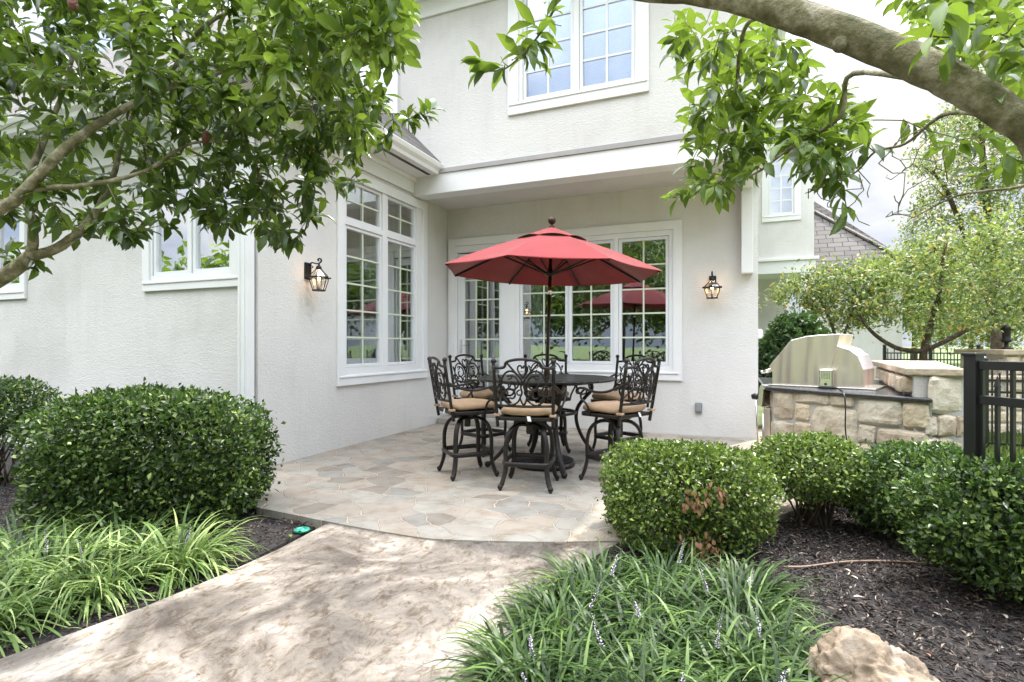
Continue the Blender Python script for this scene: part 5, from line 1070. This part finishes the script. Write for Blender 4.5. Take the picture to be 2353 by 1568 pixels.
mt2 = tag(empty('magnolia_tree', CP(2.6, .9, -.06)), 'magnolia whose thick mossy limb crosses the upper right corner', 'tree')
T = Tree(); base = CP(2.6, .9, -.06)
tr = T.limb([base, CP(2.5, .95, .8), CP(2.1, 1.05, 1.45), PD(2560, 450, 1.32), PD(2353, 288, 1.36), PD(2220, 205, 1.41), PD(2100, 143, 1.46), PD(1930, 73, 1.54), PD(1760, 14, 1.63), PD(1600, -20, 1.73), PD(1440, -32, 1.85), PD(1300, -110, 2.0)], [.07, .062, .052, .043, .040, .044, .047, .047, .045, .041, .036, .02], k=6)
T.limb([PD(1932, 80, 1.54), PD(1929, 112, 1.515)], [.030, .017], -1, k=3)
la_ = T.limb([T.p[tr[44]], PD(1330, -120, 2.1), PD(1285, -40, 2.25), PD(1275, 15, 2.3), PD(1245, 70, 2.3), PD(1205, 120, 2.3), PD(1160, 158, 2.3), PD(1110, 165, 2.3)], [.008, .007, .006, .0055, .005, .0045, .004, .003], tr[-1])
lb1 = T.limb([T.p[tr[40]], PD(1740, 40, 2.0), PD(1700, 120, 2.2), PD(1690, 210, 2.4), PD(1660, 300, 2.5), PD(1640, 380, 2.6)], [.010, .009, .008, .006, .005, .003], tr[40])
lb2 = T.limb([T.p[tr[30]], PD(1960, 170, 1.8), PD(1930, 270, 1.9), PD(1830, 330, 2.1), PD(1750, 390, 2.2), PD(1690, 420, 2.3)], [.010, .009, .007, .006, .005, .003], tr[30])
lb3 = T.limb([T.p[tr[24]], PD(2180, 260, 1.7), PD(2080, 330, 1.9), PD(2010, 350, 2.0), PD(1960, 400, 2.1), PD(1850, 445, 2.1)], [.008, .007, .005, .004, .0035, .002], tr[24])
lb4 = T.limb([T.p[tr[26]], PD(2250, 100, 1.6), PD(2150, 0, 1.8), PD(2080, -60, 2.0)], [.012, .010, .008, .006], tr[26])
lb5 = T.limb([T.p[tr[20]], PD(2340, 430, 1.7), PD(2200, 450, 1.9), PD(2100, 500, 2.0)], [.007, .005, .004, .002], tr[20])
R1 = [(1530, 30), (1800, 70), (1880, 190), (1860, 260), (1840, 330), (1760, 390), (1690, 430), (1640, 465), (1580, 455), (1560, 410), (1600, 330), (1570, 260), (1560, 180), (1535, 110)]
R2 = [(1850, 180), (1990, 220), (1990, 330), (1930, 390), (1840, 400), (1800, 330)]
R3 = [(2010, -60), (2420, -60), (2420, 250), (2300, 200), (2120, 80)]
tg = sample_poly(R1, 112, 2.1, 2.9)+sample_poly(R2, 38, 1.8, 2.4)+sample_poly([(1500, -1000), (2600, -1000), (2600, -70), (1500, -70)], 60, 1.9, 3.4)+sample_poly(R3, 34, 1.1, 2.2)+sample_poly([(2020, -60), (2420, -60), (2420, 200), (2100, 60)], 60, 2.2, 3.4)+sample_poly([(2180, 260), (2400, 360), (2400, 450), (2150, 420), (2100, 300)], 10, 1.9, 2.6)  # clusters above the frame are unseen, added for their dappled shade
for (x, y, d) in [(1560, 440, 2.6), (1545, 455, 2.6), (1610, 400, 2.5), (1650, 450, 2.5), (1575, 180, 2.6), (1550, 40, 2.5), (1930, 400, 2.0), (1915, 410, 2.05), (1945, 480, 2.0), (1890, 330, 2.0), (1860, 370, 2.1), (2300, 80, 1.15), (2340, 40, 1.1)]: tg.append(PD(x, y, d))
ends = T.grow(tg, .10, .02)
bare = sample_poly([(1900, 300), (2150, 260), (2250, 440), (2000, 520), (1850, 470)], 55, 1.8, 2.4); T.grow(bare, .16, .0, .07)
T.grow([PD(x, y, 2.3) for x, y in [(1085, 150), (1150, 130), (1190, 80), (1290, 60)]], .1, 0)
T.mesh('branches', M_BARK, mt2, .0018).location = -base
for nm in ('twig',): pass
ends2 = [(PD(x, y, 2.3), Vector(CP(dx, dz_)).normalized()+Vector((0, 0, dy))) for (x, y, dx, dz_, dy) in [(1105, 160, -1, 0, .1), (1100, 140, -.4, .1, .8), (1150, 160, -.5, .2, -.4), (1190, 130, -.8, 0, .3), (1205, 110, .7, 0, -.4), (1240, 80, .8, -.2, .1), (1225, 60, -.8, 0, .5), (1265, 30, .9, .1, .2), (1245, 105, .3, 0, -.9), (1280, -5, -.5, 0, .3), (1215, 130, .2, .2, -.9)]]
ends2 = [(a, b.normalized()) for a, b in ends2]
Pq, Dq, Nq, Lq = clusters(ends, 7, .094, .9, .38)
P2q, D2q, N2q, L2q = clusters(ends2, 3, .120, .7, .15, .04)
Pq, Dq, Nq, Lq = np.concatenate([Pq, P2q]), np.concatenate([Dq, D2q]), np.concatenate([Nq, N2q]), np.concatenate([Lq, L2q])
leaves('foliage', Pq-np.array(tuple(base)), Dq, Nq, Lq, Lq*rng.uniform(.34, .46, len(Lq)), M_MAG2, mt2, T_BIG, np.clip(rng.normal(.45, .22, len(Lq)), 0, 1))

# ================================================================ BACKGROUND TREES
def bgtree(lab, bpx, bd, limbs, polys, nl, L0, mat, rt=.004, name='airy_tree', cat='tree', templ=T_MED, bark=M_BARK2, group=None):
    b = CP((bpx-1176)/1241*bd, bd, -.1); t = tag(empty(name, b), lab, cat, group); T = Tree(); first = None
    for (pts, rr) in limbs:
        P_ = [PD(x, y, d) for x, y, d in pts]
        if first is None: ch = T.limb([b]+P_, [rr[0]*1.2]+rr, k=5); first = ch
        else: i = first[min(len(first)-1, 6)]; T.limb([T.p[i]]+P_, [rr[0]]+rr, i, k=5)
    tg = []
    for (poly, n, d0, d1) in polys: tg += sample_poly(poly, n, d0, d1)
    ends = T.grow(tg, .12, .02, .35); T.mesh('branches', bark, t, rt, sides=5).location = -b
    Pq, Dq, Nq, Lq = clusters(ends, nl, L0, 1.1, .2, L0*5)
    Pq += rng.normal(0, L0*.9, Pq.shape)
    leaves('foliage', Pq-np.array(tuple(b)), Dq, Nq, Lq, Lq*rng.uniform(.45, .65, len(Lq)), mat, t, templ); return t
bgtree('airy yellow green dogwood tree leaning over the stone wall cap', 2125, 9.6, [([(2120, 830, 9.6), (2140, 740, 9.6), (2160, 660, 9.6), (2170, 560, 9.5)], [.06, .05, .04, .02]), ([(2060, 800, 9.5), (2000, 760, 9.4), (1960, 700, 9.3)], [.04, .03, .02]), ([(2200, 770, 9.6), (2280, 720, 9.7), (2340, 690, 9.7)], [.04, .03, .02])],
       [([(1960, 620), (2060, 570), (2200, 500), (2400, 480), (2400, 740), (2250, 760), (2100, 760), (1980, 740)], 600, 8.6, 10.6)], 13, .085, M_BGL)
bgtree('slim airy tree rising just behind the grill hood', 1925, 10.5, [([(1925, 830, 10.5), (1915, 760, 10.5), (1890, 700, 10.4), (1860, 650, 10.3)], [.035, .03, .02, .012]), ([(1950, 740, 10.4), (1965, 680, 10.4), (1970, 620, 10.5)], [.025, .02, .012])],
       [([(1755, 690), (1800, 640), (1870, 620), (1990, 590), (2060, 640), (2040, 730), (1940, 760), (1830, 700)], 400, 9.8, 11.2)], 14, .080, M_BGL)
bgtree('tall pale green tree filling the upper right background', 2290, 15, [([(2290, 780, 15), (2280, 600, 15), (2260, 400, 15), (2250, 200, 15)], [.14, .11, .08, .04]), ([(2180, 450, 15), (2120, 380, 15)], [.06, .03]), ([(2380, 420, 15), (2450, 330, 15)], [.06, .03])],
       [([(2050, 570), (2110, 440), (2070, 370), (2160, 260), (2230, 150), (2500, 100), (2500, 620), (2200, 640)], 1500, 13.5, 16.5)], 12, .105, M_BGL, rt=.006)
bgtree('leafy tree beyond the garden fence on the right', 2300, 19, [([(2300, 750, 19), (2300, 650, 19)], [.12, .06])], [([(2090, 700), (2200, 640), (2420, 620), (2420, 800), (2100, 800)], 420, 18, 21)], 14, .14, M_BGL, rt=.006)
shrub('dark_shrub', 'dense dark evergreen shrub behind the grill hood by the house corner', CP((1822-1176)/1241*9.6, 9.6), .62, .6, 1.0, .92, 9000, M_BGD, .085, p=2.2, seed=31, templ=T_MED, lumps=.15, thick=.25)
# distant trees beyond and, behind the viewer, the garden that the windows mirror
def blobtree(lab, c, h, r, n, mat, seed, L0=.3, group=None):
    rg = np.random.default_rng(seed); t = tag(empty('garden_tree', c), lab, 'tree', group); m = MB(); m.tube([(0, 0, 0), (.05, 0, h*.35), (0, .1, h*.7)], [.2, .15, .07], 8)
    cl = unit(rg.normal(size=(60, 3)))*rg.uniform(.3, 1, (60, 1))*np.array([r, r, h*.36])+np.array([0, 0, h*.62])
    for q in cl[:16]: m.tube([(0, 0, h*.35), tuple(q*.5+np.array([0, 0, h*.2])), tuple(q)], [.07, .05, .02], 5)
    m.build('trunk', M_BARK2, t); idx = rg.integers(0, 60, n); P = cl[idx]+rg.normal(0, r*.17, (n, 3)); D = rg.normal(size=(n, 3)); leaves('crown', P, D, rg.normal(size=(n, 3))+np.array([0, 0, .8]), rg.uniform(.7, 1.2, n)*L0, rg.uniform(.4, .6, n)*L0, mat, t, T_SM, np.clip(rg.normal(.4, .25, n), 0, 1)); return t
for i, (x, d, h, r, mt_) in enumerate([(2100, 38, 8, 3.2, M_BGL), (2230, 44, 9, 4, M_BGL), (2360, 40, 8, 3.5, M_BGD), (2480, 36, 9, 4, M_BGL)]):
    blobtree(['far rounded tree beyond the garage wing', 'far pale tree behind the garden fence', 'far dark tree near the right edge', 'far tree outside the right edge'][i], CP((x-1176)/1241*d, d, -.1), h, r, 5000, mt_, 100+i, .4)
for i, (x, y, h, r) in enumerate([(-9, -13, 8, 3.5), (-3, -15, 7, 3.2), (2.5, -13, 6.5, 3), (8, -11, 8, 3.6), (-16, -12, 9, 4), (14, -9, 8, 4), (5, -18, 10, 4), (-7, -19, 11, 4.5), (-13, -2.5, 3.8, 2.2), (-17, -1, 4.2, 2.4)]):
    blobtree('leafy garden tree mirrored in the patio windows', Vector((x, y, -.13)), h, r, 5000, M_MAG2, 200+i, .38, 'garden trees mirrored in the patio windows')
boulder('boulder', 'boulder across the lawn mirrored in the right patio window', Vector((3.2, -6.5, .2)), .9, .7, .6, 8, 4);
